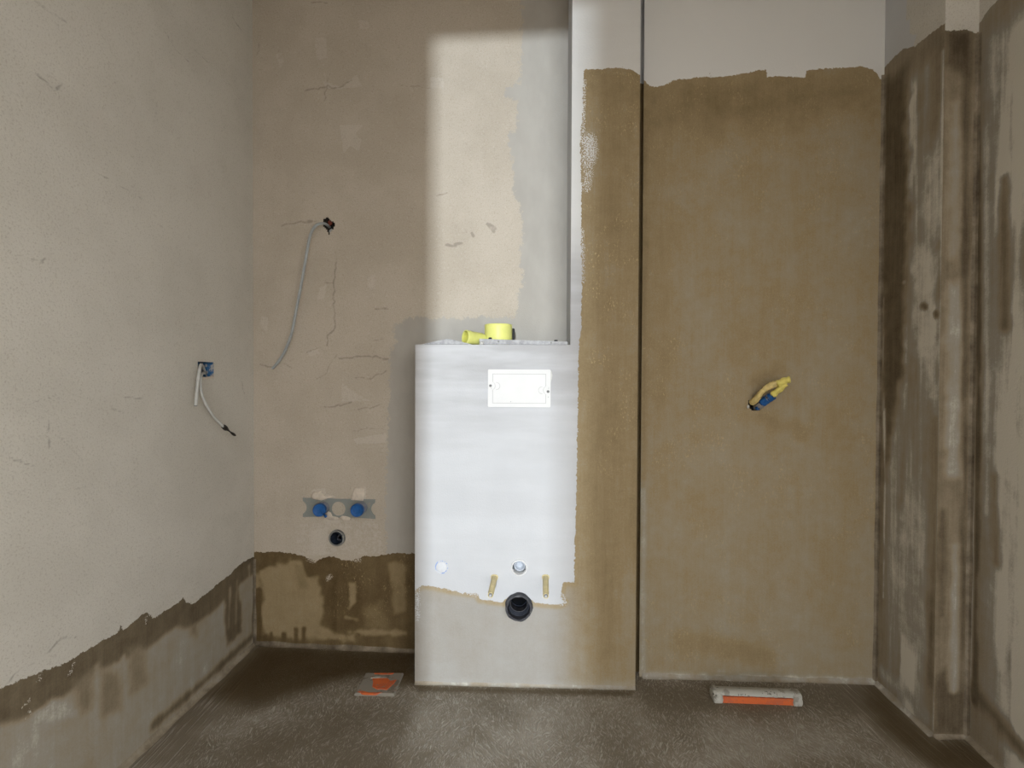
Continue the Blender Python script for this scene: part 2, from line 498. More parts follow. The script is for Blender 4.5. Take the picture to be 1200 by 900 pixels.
g.patch([(455, 660), (470, 657), (478, 663), (474, 715), (462, 720)], 0.40, 0.012, 0.02)
g.stroke([(410, 741), (440, 741), (475, 742)], 0.50, 0.008, 0.008)
g.stroke([(405, 723), (417, 726)], 0.45, 0.006, 0.006)
g.stroke([(410, 745), (416, 741), (421, 744)], 0.1, 0.003, 0.004)
for x, y0 in ((347, 738), (356, 737), (318, 742), (333, 744)): g.stroke([(x, y0), (x, 752)], 0.08, 0.006, 0.006)
g.stroke([(301, 675), (301, 688)], 0.45, 0.01, 0.01)
g.stroke([(303, 692), (303, 752)], 0.05, 0.009, 0.004)
g.a['gold'] = 0.55 * sstep(g.s, 0.25, 0.35)
g.stroke([(384, 678), (387, 676)], 0.75, 0.008, 0.004, 'miss', 0.0)
g.stroke([(362, 655), (368, 657)], 0.55, 0.008, 0.006, 'miss', 0.0)
g.stroke([(410, 653), (420, 656)], 0.55, 0.010, 0.006, 'miss', 0.0)
cracks_back = [[(393, 295), (395, 305), (392, 330), (391, 345), (392, 375), (393, 383), (384, 395), (383, 405)], [(380, 331), (391, 331)], [(359, 413), (368, 409), (375, 408), (381, 412)], [(305, 427), (318, 430)], [(327, 426), (335, 427), (342, 431)],
               [(371, 444), (383, 436), (388, 424), (395, 415)], [(397, 420), (420, 418), (440, 418), (455, 421)], [(416, 443), (435, 443), (453, 434)], [(438, 399), (452, 398)], [(380, 477), (400, 475), (412, 471)], [(420, 480), (435, 478), (447, 473)],
               [(412, 506), (432, 502), (450, 503)], [(358, 106), (372, 104), (384, 101), (390, 103), (400, 101), (412, 94)], [(387, 86), (383, 100), (380, 118)], [(303, 48), (305, 60), (301, 65)], [(330, 265), (345, 261), (365, 260)], [(360, 258), (372, 259)],
               [(470, 100), (480, 101), (505, 103)], [(525, 286), (535, 289)], [(365, 3), (384, 4)], [(300, 600), (301, 610)], [(440, 362), (455, 362)], [(511, 230), (524, 226)], [(410, 574), (411, 566)]]
for c in ([(571, 262), (579, 272)], [(574, 263), (581, 268)], [(553, 273), (555, 277)], [(523, 287), (530, 288)], [(533, 286), (541, 285)]): g.a['crack'] = np.minimum(g.a['crack'], g.line(c) - 0.002)
for k, c in enumerate(cracks_back): g.a['crack'] = np.minimum(g.a['crack'], g.line(wig(c)) + 0.0001 + 0.0007 * (k % 3))
for q, v in [([(399, 147), (424, 147), (415, 158), (423, 163), (420, 176), (410, 170), (403, 178)], 0.8), ([(369, 45), (382, 44), (384, 68), (371, 70)], 0.62), ([(378, 95), (400, 102), (418, 88), (424, 101), (400, 104), (382, 103)], 0.7), ([(420, 24), (434, 24), (432, 34), (421, 33)], 0.62),
             ([(322, 64), (331, 60), (333, 74), (328, 80)], 0.6), ([(401, 449), (408, 455), (433, 470), (401, 471)], 0.7), ([(415, 515), (453, 508), (453, 518), (418, 520)], 0.8), ([(361, 412), (372, 410), (374, 414), (364, 417)], 0.8), ([(307, 370), (314, 372), (313, 390), (304, 380)], 0.65),
             ([(375, 338), (382, 334), (380, 350), (373, 350)], 0.75), ([(430, 325), (440, 322), (440, 340), (432, 338)], 0.6), ([(366, 575), (380, 573), (382, 580), (392, 582), (380, 587), (366, 584)], 0.95), ([(414, 573), (428, 571), (428, 588), (412, 588)], 0.95),
             ([(345, 615), (440, 605), (452, 640), (450, 650), (350, 650)], 0.5), ([(382, 600), (395, 604), (398, 612), (380, 610)], 0.85), ([(365, 622), (385, 618), (380, 650), (368, 650)], 0.75), ([(504, 90), (520, 92), (520, 104), (504, 104)], 0.6)]:
    g.a['pale'] = np.maximum(g.a['pale'], v * sstep(g.poly(q), -0.012, 0.004))
CH = [(379.5, 257.5), (384, 255.5), (388, 259), (392.5, 262), (391, 266), (388.5, 270), (385.5, 274), (383.5, 269), (380, 265)]
g.hole(CH, 0.0015)
cBD = W_back.sz(395.5, 630)
g.hole_disc(cBD, 0.0255)
wb = structure(build_mesh('wall_back', g.co, g.faces[g.keep], g.a, M_WALL), 'back wall of beige render with grey filler strip and dark slurry at its foot', 'wall')

# ------------------------------------------------------------------ wall_center: boxed-in cistern with the pier beside it
s_col = W_box.sz(669, 300)[0]
z_top = W_box.sz(580, 404)[1]
Lx = W_box.L
g = Grid(W_box, 0.0, Lx, 0, H_CEIL, 0.005)
# snap grid lines to the notch
us = np.unique(g.s); iz = np.argmin(abs(us - s_col)); g.s[np.isclose(g.s, us[iz])] = s_col
uz = np.unique(g.z); jz = np.argmin(abs(uz - z_top)); g.z[np.isclose(g.z, uz[jz])] = z_top
q = W_box.p0
g.co = np.stack([q.x + W_box.d.x * g.s, q.y + W_box.d.y * g.s, g.z], 1)
cs = g.s[g.faces].mean(1); cz = g.z[g.faces].mean(1)
g.keep &= ~((cs < s_col) & (cz > z_top))
g.a['sd_white'][:] = 1.0
sl = [(684, 84), (686, 81), (700, 81), (720, 79), (733, 80), (742, 83), (752, 89), (800, 89), (800, 1000), (400, 1000), (400, 690), (488, 690), (495, 686), (508, 687), (520, 690), (535, 693), (545, 695), (560, 696), (563, 702), (575, 704), (590, 706), (594, 700), (600, 699), (618, 700),
      (626, 706), (640, 708), (655, 709), (662, 706), (656, 701), (658, 692), (660, 683), (666, 682), (673, 683), (673.5, 650), (675, 600), (676, 540), (677, 480), (678, 420), (679, 398), (681, 385), (682, 340), (681, 260), (681, 200), (680, 170), (682, 130)]
g.a['sd_slurry'] = g.poly(sl)
base = np.full(g.s.shape, 0.55)
lowz = sstep(W_box.sz(600, 720)[1] - g.z, -0.22, -0.02)
leftness = 1 - sstep(g.s, 0.44, 0.60)
base = base + lowz * (0.02 * leftness + 0.06)
base += 0.12 * (soft_noise(g.s * 2.5, g.z * 0.35, 10, 4) - 0.5)
g.a['dry'] = base
g.patch([(500, 778), (535, 770), (540, 795), (500, 797)], 0.72, 0.015, 0.03)
g.stroke([(490, 797), (600, 802), (740, 803)], 0.74, 0.008, 0.012)
g.stroke([(700, 470), (697, 700)], 0.44, 0.004, 0.06)
g.stroke([(712, 640), (712, 690), (716, 760)], 0.46, 0.004, 0.06)
g.stroke([(728, 100), (727, 420)], 0.52, 0.010, 0.02)
g.stroke([(718, 100), (716, 300)], 0.44, 0.004, 0.04)
g.stroke([(700, 400), (702, 470)], 0.56, 0.03, 0.03)
g.a['gold'] = 0.85 * (1 - sstep(-g.z, -1.2, -0.5)) + 0.25
g.a['gold'] *= 1 - leftness * lowz
g.stroke([(728, 140), (727, 400), (735, 500)], 1.0, 0.02, 0.03, 'gold')
g.stroke([(690, 165), (692, 178), (690, 186)], 0.80, 0.020, 0.014, 'miss', 0.0)
g.stroke([(688, 186), (690, 205), (687, 220)], 0.42, 0.012, 0.012, 'miss', 0.0)
g.stroke([(684, 95), (683, 140), (683, 165)], 0.50, 0.006, 0.005, 'miss', 0.0)
g.stroke([(682, 270), (683, 300), (683, 330)], 0.40, 0.006, 0.005, 'miss', 0.0)
g.stroke([(655, 697), (660, 706)], 0.62, 0.010, 0.006, 'miss', 0.0)
g.stroke([(545, 692), (562, 697)], 0.45, 0.008, 0.006, 'miss', 0.0)
g.stroke([(489, 690), (489, 725)], 0.50, 0.006, 0.006, 'miss', 0.0)
cWC = W_box.sz(608, 710); cFL = W_box.sz(608.5, 665)
g.hole_disc(cWC, 0.041)
g.hole_disc(cFL, 0.0235)
gz = sstep(g.a['sd_slurry'], 0.008, 0.02) * lowz * leftness
g.a['tone'] = gz * 2.2; g.a['streak'] = 0.35 * (1 - gz)
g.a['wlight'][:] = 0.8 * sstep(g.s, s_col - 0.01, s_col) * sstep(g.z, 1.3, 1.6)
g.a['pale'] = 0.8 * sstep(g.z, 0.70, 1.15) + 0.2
parts = [g]
# side and top faces of the boxing
def plain_sheet(p0, p1, z0, z1, white=True, slz=None):
    w = Wall(p0, p1); gg = Grid(w, 0, w.L, z0, z1, 0.02)
    if white: gg.a['sd_white'][:] = 1.0
    if slz is not None:
        gg.a['sd_slurry'] = slz - gg.z; gg.a['dry'][:] = 0.5
    return gg
P_c = W_box.at(0, 0); P_d = W_box.at(Lx, 0); P_k = W_box.at(s_col, 0)
nin = Vector((W_box.n_in.x, W_box.n_in.y, 0))
def to_wall(p, w):
    den = nin.x * w.n_in.x + nin.y * w.n_in.y
    t = ((w.p0.x - p.x) * w.n_in.x + (w.p0.y - p.y) * w.n_in.y) / den
    return p + nin * t
Cb, Kb = to_wall(P_c, W_back), to_wall(P_k, W_back)
Db = to_wall(P_d, W_shower) + nin * 0.012
parts.append(plain_sheet(Cb, P_c, 0, z_top, True, W_box.sz(488, 690)[1]))
parts.append(plain_sheet(Kb, P_k, z_top, H_CEIL, True))
gd = plain_sheet(P_d, Db, 0, H_CEIL, True, W_box.sz(750, 88)[1]); gd.a['dry'][:] = 0.3
parts.append(gd)
co, fa, at = merge(parts)
n0 = len(co)
top = np.array([[*P_c.xy, z_top], [*P_k.xy, z_top], [*Kb.xy, z_top], [*Cb.xy, z_top]])
co = np.concatenate([co, top]); fa = fa.tolist() + [[n0, n0 + 1, n0 + 2, n0 + 3]]
dflt = {'streak': 0, 'wlight': 0, 'tone': 0, 'sd_fill': -1, 'sd_white': 1, 'sd_slurry': -1, 'dry': 0, 'gold': 0, 'miss': 0, 'crack': 1, 'pale': 0}
at = {k: np.concatenate([v, np.full(4, float(dflt[k]))]) for k, v in at.items()}
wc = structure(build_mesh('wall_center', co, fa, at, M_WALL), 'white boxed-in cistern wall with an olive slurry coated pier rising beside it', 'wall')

# ------------------------------------------------------------------ wall_shower
g = Grid(W_shower, 0.0, W_shower.L, 0, H_CEIL, 0.005)
g.a['sd_white'][:] = 1.0
g.a['sd_slurry'] = g.poly([(700, 92), (750, 90), (755, 94), (762, 101), (775, 101), (790, 94), (815, 91), (832, 90), (832, 85), (834, 91), (865, 88), (880, 84), (898, 81), (899, 90), (920, 90), (944, 91), (945, 83), (960, 81), (990, 79), (1012, 78), (1024, 82), (1031, 92), (1060, 95), (1060, 1000), (700, 1000)])
zz = g.z; ss = g.s
g.a['wlight'][:] = 0.9
g.a['streak'][:] = 0.2
g.a['dry'] = 0.60 + 0.06 * sstep(-zz, -1.3, -0.3) + 0.16 * (soft_noise(ss * 1.6, zz * 0.5, 5, 31) - 0.5)
g.patch([(755, 105), (830, 97), (1000, 88), (1020, 95), (1020, 130), (900, 140), (760, 150)], 0.42, 0.09, 0.06)
g.stroke([(755, 130), (755, 560)], 0.40, 0.003, 0.02)  # darker strip painted in for the corner shade beside the pier
g.stroke([(754, 575), (754, 790)], 0.80, 0.010, 0.004)
g.stroke([(1027, 140), (1025, 640)], 0.62, 0.009, 0.006)
g.stroke([(760, 792), (900, 795), (1020, 799)], 0.92, 0.010, 0.010)
g.stroke([(835, 786), (860, 787)], 0.85, 0.003, 0.003)
g.stroke([(800, 750), (900, 770)], 0.52, 0.03, 0.03)
g.stroke([(935, 575), (937, 600)], 0.6, 0.010, 0.015)
g.stroke([(985, 415), (983, 425)], 0.6, 0.010, 0.015)
g.stroke([(905, 500), (930, 497), (940, 510)], 0.48, 0.02, 0.02)
g.stroke([(872, 487), (905, 490)], 0.46, 0.004, 0.04)
g.stroke([(885, 446), (910, 432)], 0.46, 0.004, 0.04)
g.a['gold'] = 0.30 + 0.5 * soft_noise(ss, zz, 3, 77)
for p in ([(780, 400), (775, 560)], [(795, 480), (785, 540)], [(862, 170), (870, 210)], [(830, 600), (800, 700)], [(850, 510), (852, 530)], [(855, 430), (850, 500)]):
    g.stroke(p, 0.95, 0.03, 0.04, 'gold')
s_e = (Vector((P_d.x, P_d.y)) - W_shower.p0).dot(W_shower.d)
GR0, GR1 = s_e + 0.012, s_e + 0.029  # groove added to draw the dark shadow line beside the pier
csn = g.s[g.faces].mean(1)
g.keep &= ~((csn > GR0) & (csn < GR1))
g.hole([(876, 470), (886, 466), (893, 472), (890, 481), (878, 480)])
parts = [g]
for (sa, oa), (sb, ob2) in (((GR0 - 0.004, 0.0), (GR0 - 0.004, 0.03)), ((GR0 - 0.004, 0.03), (GR1 + 0.004, 0.03)), ((GR1 + 0.004, 0.03), (GR1 + 0.004, 0.0))):
    gg = plain_sheet(W_shower.at(sa, 0, -oa), W_shower.at(sb, 0, -ob2), 0, H_CEIL, True, W_shower.sz(752, 92)[1]); gg.a['dry'][:] = 0.25
    parts.append(gg)
co, fa, at = merge(parts)
ws = structure(build_mesh('wall_shower', co, fa, at, M_WALL), 'shower niche wall coated in brown slurry below a white painted top strip', 'wall')

# ------------------------------------------------------------------ wall_right (three faces)
def right_face(w, s1, white_poly, slurry_poly, basedry, seed):
    g = Grid(w, 0.0, s1, 0, H_CEIL, 0.005)
    if white_poly: g.a['sd_white'] = g.poly(white_poly)
    g.a['sd_slurry'] = g.poly(slurry_poly); g.a['tone'][:] = 0.9; g.a['wlight'][:] = 0.2; g.a['streak'][:] = 0.9
    st = soft_noise(g.s * 3.0, g.z * 0.22, 12, seed, 4)
    bl = soft_noise(g.s, g.z * 0.6, 5, seed + 9)
    fresh = sstep(g.a['sd_slurry'], 0.04, 0.16)
    g.a['dry'] = basedry * 0.45 + fresh * (basedry * 0.55 + 1.15 * (st - 0.5) + 0.55 * (bl - 0.5))
    return g
g1 = right_face(W_r1, W_r1.L, [(1020, -80), (1061, -80), (1063, 0), (1062, 14), (1062, 24), (1067, 22), (1066, 40), (1075, 40), (1070, 54), (1072, 120), (1020, 120)],
                [(1020, 90), (1033, 84), (1041, 74), (1050, 65), (1060, 57), (1072, 55), (1085, 43), (1095, 36), (1106, 28), (1116, 22), (1116, 1100), (1020, 1000)], 0.84, 40)
g1.a['dry'] += 0.08
g1.patch([(1033, 95), (1062, 80), (1064, 160), (1066, 250), (1060, 420), (1036, 560)], 0.16, 0.03, 0.04)
g1.patch([(1068, 290), (1100, 280), (1102, 400), (1095, 480), (1072, 400)], 0.98, 0.03, 0.05)
g1.patch([(1085, 200), (1104, 130), (1104, 280), (1083, 290)], 0.95, 0.03, 0.04)
g1.stroke([(1082, 358), (1085, 360)], 0.30, 0.008, 0.006)
g1.stroke([(1096, 367), (1097, 369)], 0.30, 0.006, 0.006)
g1.stroke([(1058, 331), (1072, 328)], 0.84, 0.003, 0.003)
g1.patch([(1055, 600), (1078, 560), (1085, 760), (1065, 770), (1052, 740)], 0.84, 0.03, 0.05)
g1.stroke([(1092, 700), (1090, 800)], 0.26, 0.012, 0.02)
g1.stroke([(1036, 480), (1037, 560), (1036, 640), (1035, 700)], 1.00, 0.005, 0.004, amp=0.012)
g1.stroke([(1035, 350), (1035, 480)], 0.77, 0.004, 0.004)
g1.stroke([(1105, 60), (1103, 400), (1097, 800), (1094, 855)], 1.00, 0.006, 0.006, amp=0.004)
g1.stroke([(1035, 790), (1062, 812), (1085, 840)], 0.82, 0.02, 0.02)
g2 = right_face(W_r2, W_r2.L, None, [(1100, 34), (1108, 36), (1125, 36), (1133, 34), (1138, 37), (1150, 38), (1150, 1100), (1080, 1100)], 0.88, 60)
g2.patch([(1108, 36), (1138, 36), (1138, 95), (1108, 75)], 0.10, 0.02, 0.02)
g2.patch([(1113, 120), (1126, 120), (1126, 300), (1112, 300)], 0.72, 0.02, 0.03)
g2.patch([(1110, 330), (1128, 330), (1127, 560), (1108, 560)], 0.82, 0.02, 0.03)
g2.stroke([(1131, 60), (1131, 560), (1126, 850)], 0.12, 0.008, 0.012)
g2.patch([(1096, 790), (1110, 780), (1112, 812), (1128, 812), (1128, 862), (1095, 862)], 0.14, 0.012, 0.02)
g2.stroke([(1119, 640), (1118, 808)], 0.80, 0.012, 0.010)
g2.stroke([(1105, 600), (1104, 720)], 0.16, 0.008, 0.01)
g3 = right_face(W_r3, W_r3.L, None, [(1134, 42), (1139, 38), (1146, 30), (1152, 20), (1160, 9), (1170, 0), (1215, -40), (1500, -300), (1500, 1600), (1134, 1600)], 0.90, 80)
g3.a['dry'] += 0.2
g3.stroke([(1143, 60), (1147, 300), (1146, 560), (1141, 820)], 0.14, 0.010, 0.010)
g3.stroke([(1139.5, 60), (1141, 400), (1139, 700), (1135, 850)], 0.92, 0.006, 0.006, amp=0.004)
g3.stroke([(1156, 150), (1157, 600)], 0.88, 0.010, 0.012)
g3.stroke([(1178, 210), (1177, 380)], 0.28, 0.014, 0.02)
g3.stroke([(1165, 560), (1168, 660)], 0.30, 0.010, 0.02)
g3.patch([(1180, 540), (1198, 500), (1198, 760), (1182, 760)], 0.98, 0.03, 0.04)
g3.stroke([(1145, 815), (1170, 845), (1198, 880)], 0.20, 0.02, 0.03)
co, fa, at = merge([g1, g2, g3])
wr = structure(build_mesh('wall_right', co, fa, at, M_WALL), 'right side wall with a shallow step, streaked brown slurry below beige render', 'wall')

# ------------------------------------------------------------------ floor, ceiling, front wall with doorway
fx0, fx1, fy0, fy1, fr = -1.35, 1.55, Y_FRONT - 0.1, 2.05, 0.01
xs = np.linspace(fx0, fx1, int((fx1 - fx0) / fr) + 1); ys = np.linspace(fy0, fy1, int((fy1 - fy0) / fr) + 1)
X, Yg = [a.ravel() for a in np.meshgrid(xs, ys)]
nx, ny = len(xs), len(ys)
i = (np.arange(ny - 1)[:, None] * nx + np.arange(nx - 1)[None, :]).ravel()
ff = np.stack([i, i + 1, i + 1 + nx, i + nx], 1)
fl = lambda pts: [tuple(floor_pt(*p).xy) for p in pts]
dry = 0.66 + 0.20 * (soft_noise(X, Yg, 3, 55) - 0.5)
def fpatch(pts, v, w):
    global dry
    sd = poly_sd(X, Yg, fl(pts)) + (soft_noise(X, Yg, 9, 66) - 0.5) * w
    m = sstep(sd, -w, w); dry = dry * (1 - m) + v * m
fpatch([(300, 757), (487, 766), (487, 800), (430, 790), (380, 800), (300, 830), (245, 815)], 0.06, 0.05)
fpatch([(300, 860), (420, 835), (440, 900), (250, 960)], 0.50, 0.08)
fpatch([(500, 815), (720, 820), (700, 900), (480, 910)], 0.74, 0.10)  # paler patch painted to brighten the lit area before the boxing
fpatch([(745, 800), (1025, 803), (1060, 830), (980, 835), (760, 835)], 0.52, 0.04)
fpatch([(1020, 805), (1095, 868), (1140, 868), (1175, 905), (1100, 905), (1030, 850)], 0.16, 0.04)
fpatch([(490, 804), (740, 810), (740, 816), (490, 810)], 0.26, 0.012)
fpatch([(830, 845), (1000, 850), (1010, 890), (820, 900)], 0.76, 0.06)
pr = fl([(1022, 798), (1092, 866), (1172, 905)])
al = 1 - sstep(line_dist(X, Yg, pr), 0.10, 0.22)
pl_ = fl([(298, 757), (145, 900)])
al = np.maximum(al, 1 - sstep(line_dist(X, Yg, pl_), 0.08, 0.18))
fl_ob = build_mesh('floor', np.stack([X, Yg, np.zeros_like(X)], 1), ff, {'dry': dry, 'along': al}, floor_material())
structure(fl_ob, 'dark brown slurry floor with pale brush strokes', 'floor')

M_CEIL = simple('ceiling_plaster', (0.55, 0.52, 0.48), 0.9, var=0.05, scale=4)
M_FRONT = simple('render_front', (0.48, 0.42, 0.35), 0.9, var=0.08, scale=6)

def box_mesh(bm, x0, x1, y0, y1, z0, z1):
    v = [bm.verts.new(p) for p in ((x0, y0, z0), (x1, y0, z0), (x1, y1, z0), (x0, y1, z0), (x0, y0, z1), (x1, y0, z1), (x1, y1, z1), (x0, y1, z1))]
    for f in ((3, 2, 1, 0), (4, 5, 6, 7), (0, 1, 5, 4), (1, 2, 6, 5), (2, 3, 7, 6), (3, 0, 4, 7)): bm.faces.new([v[k] for k in f])

def from_bm(name, bm, mat, parent=None, smooth=False, sharp=None):
    bmesh.ops.recalc_face_normals(bm, faces=bm.faces)
    me = bpy.data.meshes.new(name); bm.to_mesh(me); bm.free()
    if mat: me.materials.append(mat)
    if smooth:
        for p in me.polygons: p.use_smooth = True
        me.set_sharp_from_angle(angle=math.radians(sharp or 40))
    ob = bpy.data.objects.new(name, me); COL.objects.link(ob)
    if parent: ob.parent = parent
    return ob

bm = bmesh.new(); box_mesh(bm, -1.4, 1.6, Y_FRONT - 0.1, 2.1, H_CEIL, H_CEIL + 0.1)
structure(from_bm('ceiling', bm, M_CEIL), 'plain plastered ceiling above the bathroom', 'ceiling')
DOOR_X0, DOOR_X1, DOOR_H = -1.12, 1.22, 2.025
bm = bmesh.new()
box_mesh(bm, -1.4, DOOR_X0, Y_FRONT - 0.1, Y_FRONT, 0, H_CEIL)
box_mesh(bm, DOOR_X1, 1.6, Y_FRONT - 0.1, Y_FRONT, 0, H_CEIL)
box_mesh(bm, DOOR_X0, DOOR_X1, Y_FRONT - 0.1, Y_FRONT, DOOR_H, H_CEIL)
structure(from_bm('wall_front', bm, M_FRONT), 'rendered wall with a wide opening facing the boxed-in cistern', 'wall')

bm = bmesh.new(); box_mesh(bm, -0.178, 0.22, -3.10, -3.00, 0, H_CEIL)  # unseen slabs added to trim the far light into a narrow patch
box_mesh(bm, -2.2, -0.322, -1.30, -1.20, 0, H_CEIL)
structure(from_bm('hall_light_blocker', bm, M_FRONT), 'unseen slabs added beyond the wide opening to cut the key light', 'wall')
bm = bmesh.new(); box_mesh(bm, -3.0, 3.0, -6.5, Y_FRONT - 0.1, -0.1, -0.002)
structure(from_bm('floor_hall', bm, M_FRONT), 'bare screed floor of the hall beyond the doorway', 'floor')

# ------------------------------------------------------------------ coves at the wall foot
def cove(name, w, s0, s1, r, mat, label, vertical=None):
    """concave fillet along a wall foot"""
    bm = bmesh.new()
    rows = []
    N = max(2, int((s1 - s0) / 0.02))
    prof = [(0, r), (0.10 * r, 0.55 * r), (0.28 * r, 0.28 * r), (0.55 * r, 0.10 * r), (r, 0)]
    for k in range(N + 1):
        s = s0 + (s1 - s0) * k / N
        wob = 1 + 0.22 * math.sin(s * 31 + r * 900) * math.sin(s * 13)
        rows.append([bm.verts.new(w.at(s, b * wob, a * wob)) for a, b in prof])
    for k in range(N):
        for j in range(4): bm.faces.new([rows[k][j], rows[k + 1][j], rows[k + 1][j + 1], rows[k][j + 1]])
    ob = from_bm(name, bm, mat, None, True, 60)
    return structure(ob, label, 'trim')
M_COVE_L = trim_material('cove_pale', 0.74)
M_COVE_M = trim_material('cove_mid', 0.52)
M_COVE_D = trim_material('cove_dark', 0.30)
cove('trim_1', W_left, 0.2, W_left.L, 0.014, M_COVE_M, 'slurry coved joint at the foot of the left side wall')
cove('trim_2', W_back, 0.0, (B - A).length - 0.002, 0.013, M_COVE_D, 'slurry coved joint at the foot of the back wall')
cove('trim_3', W_box, 0.0, Lx, 0.008, M_COVE_L, 'pale coved joint at the foot of the boxed-in cistern')
cove('trim_4', W_shower, 0.07, W_shower.L, 0.012, M_COVE_L, 'pale coved joint at the foot of the shower niche wall')
cove('trim_5', W_r1, 0.0, W_r1.L, 0.013, M_COVE_L, 'pale coved joint between the shower niche corner and the wall step')
cove('trim_6', W_r2, 0.0, W_r2.L, 0.010, M_COVE_M, 'short coved joint across the wall step')
cove('trim_7', W_r3, 0.0, W_r3.L * 0.5, 0.013, M_COVE_M, 'coved joint running from the wall step toward the doorway')
# vertical sealing fillet in the joint between pier and niche wall
def vfillet(name, p, a, b, r, z0, z1, mat, label):
    bm = bmesh.new(); rows = []
    N = 40
    for k in range(N + 1):
        z = z0 + (z1 - z0) * k / N
        wob = 1 + 0.15 * math.sin(z * 23) * math.sin(z * 7.3 + 1)
        rows.append([bm.verts.new((p.x + a.x * u * r * wob + b.x * v * r * wob, p.y + a.y * u * r * wob + b.y * v * r * wob, z)) for u, v in ((1, 0), (0.5, 0.12), (0.2, 0.2), (0.12, 0.5), (0, 1))])
    for k in range(N):
        for j in range(4): bm.faces.new([rows[k][j], rows[k + 1][j], rows[k + 1][j + 1], rows[k][j + 1]])
    return structure(from_bm(name, bm, mat, None, True, 60), label, 'trim')
d2 = lambda w: Vector((w.d.x, w.d.y, 0))
pj = W_shower.p0
# corner where the pier side meets the niche wall
t = (Vector((P_d.x, P_d.y)) - W_shower.p0).dot(W_shower.d)
pc = W_shower.at(t, 0, 0.0)
vfillet('trim_8', Vector((F.x, F.y, 0)), -d2(W_shower), d2(W_r1), 0.010, 0.0, W_shower.sz(1029, 88)[1], M_COVE_D, 'vertical slurry fillet in the shower niche corner')
vfillet('trim_9', Vector((H.x, H.y, 0)), -d2(W_r2), d2(W_r3), 0.010, 0.0, W_r2.sz(1136, 40)[1], M_COVE_D, 'vertical slurry fillet in the wall step corner')
vfillet('trim_10', Vector((A.x, A.y, 0)), -d2(W_left), d2(W_back), 0.008, 0.0, W_back.sz(299, 655)[1], M_COVE_D, 'vertical slurry fillet in the corner beside the basin drain')

# ------------------------------------------------------------------ thing helpers
def thing(name, label, cat, loc, rz=0.0, group=None):
    o = bpy.data.objects.new(name, None); COL.objects.link(o)
    o.location = loc; o.rotation_euler = (0, 0, rz); o.empty_display_size = 0.05
    o['label'] = label; o['category'] = cat
    if group: o['group'] = group
    return o

def frame_for(d, up=Vector((0, 0, 1))):
    d = d.normalized()
    x = d.cross(up)
    if x.length < 1e-4: x = d.cross(Vector((1, 0, 0)))
    x.normalize(); y = x.cross(d).normalized()
    return x, y

def lathe(bm, profile, origin, axis, seg=32, wob=None):
    """profile: list of (radius, distance along axis); open ends stay open"""
    axis = Vector(axis).normalized(); origin = Vector(origin)
    x, y = frame_for(axis)
    rows = []
    for k, (r, t) in enumerate(profile):
        row = []
        for j in range(seg):
            a = 2 * math.pi * j / seg
            rr = r * (1 + (wob(a, k) if wob else 0))
            row.append(bm.verts.new(origin + axis * t + x * (rr * math.cos(a)) + y * (rr * math.sin(a))))
        rows.append(row)
    for p, q in zip(rows[:-1], rows[1:]):
        for j in range(seg):
            bm.faces.new([p[j], p[(j + 1) % seg], q[(j + 1) % seg], q[j]])
    return rows

def cap(bm, row): bm.faces.new(row)

def smooth_path(pts, n=8):
    """Catmull-Rom"""
    P = [Vector(p) for p in pts]
    P = [P[0] * 2 - P[1]] + P + [P[-1] * 2 - P[-2]]
    out = []
    for i in range(1, len(P) - 2):
        for k in range(n):
            t = k / n
            a, b, c, d = P[i - 1], P[i], P[i + 1], P[i + 2]
            out.append(0.5 * ((2 * b) + (c - a) * t + (2 * a - 5 * b + 4 * c - d) * t * t + (3 * b - a - 3 * c + d) * t ** 3))
    out.append(P[-2])
    return out

def tube(bm, path, r, seg=12, caps=True, rfun=None):
    rows = []
    x = None
    for i, p in enumerate(path):
        d = (path[min(i + 1, len(path) - 1)] - path[max(i - 1, 0)]).normalized()
        if x is None: x, y = frame_for(d)
        else:
            x = (x - d * x.dot(d)).normalized(); y = d.cross(x)
        rr = rfun(i / (len(path) - 1)) if rfun else r
        rows.append([bm.verts.new(p + x * (rr * math.cos(2 * math.pi * j / seg)) + y * (rr * math.sin(2 * math.pi * j / seg))) for j in range(seg)])
    for a, b in zip(rows[:-1], rows[1:]):
        for j in range(seg): bm.faces.new([a[j], a[(j + 1) % seg], b[(j + 1) % seg], b[j]])
    if caps: bm.faces.new(rows[0]); bm.faces.new(rows[-1])
    return rows

def prism(bm, pts2, y0, y1):
    """extrude an outline given in x,z between two depths"""
    a = [bm.verts.new((p[0], y0, p[1])) for p in pts2]
    b = [bm.verts.new((p[0], y1, p[1])) for p in pts2]
    n = len(pts2)
    bm.faces.new(a); bm.faces.new(b)
    for k in range(n): bm.faces.new([a[k], a[(k + 1) % n], b[(k + 1) % n], b[k]])

def ring_prism(bm, outer, inner, y0, y1):
    """outline with one opening; both loops have equal length"""
    n = len(outer)
    A_ = [bm.verts.new((p[0], y0, p[1])) for p in outer]; B_ = [bm.verts.new((p[0], y1, p[1])) for p in outer]
    C_ = [bm.verts.new((p[0], y0, p[1])) for p in inner]; D_ = [bm.verts.new((p[0], y1, p[1])) for p in inner]
    for k in range(n):
        m = (k + 1) % n
        bm.faces.new([A_[k], A_[m], C_[m], C_[k]]); bm.faces.new([B_[k], B_[m], D_[m], D_[k]])
        bm.faces.new([A_[k], A_[m], B_[m], B_[k]]); bm.faces.new([C_[k], C_[m], D_[m], D_[k]])

def rrect(x0, x1, z0, z1, r, n=5):
    out = []
    for cx, cz, a0 in ((x1 - r, z1 - r, 0), (x0 + r, z1 - r, 90), (x0 + r, z0 + r, 180), (x1 - r, z0 + r, 270)):
        for k in range(n + 1):
            a = math.radians(a0 + 90 * k / n)
            out.append((cx + r * math.cos(a), cz + r * math.sin(a)))
    return out

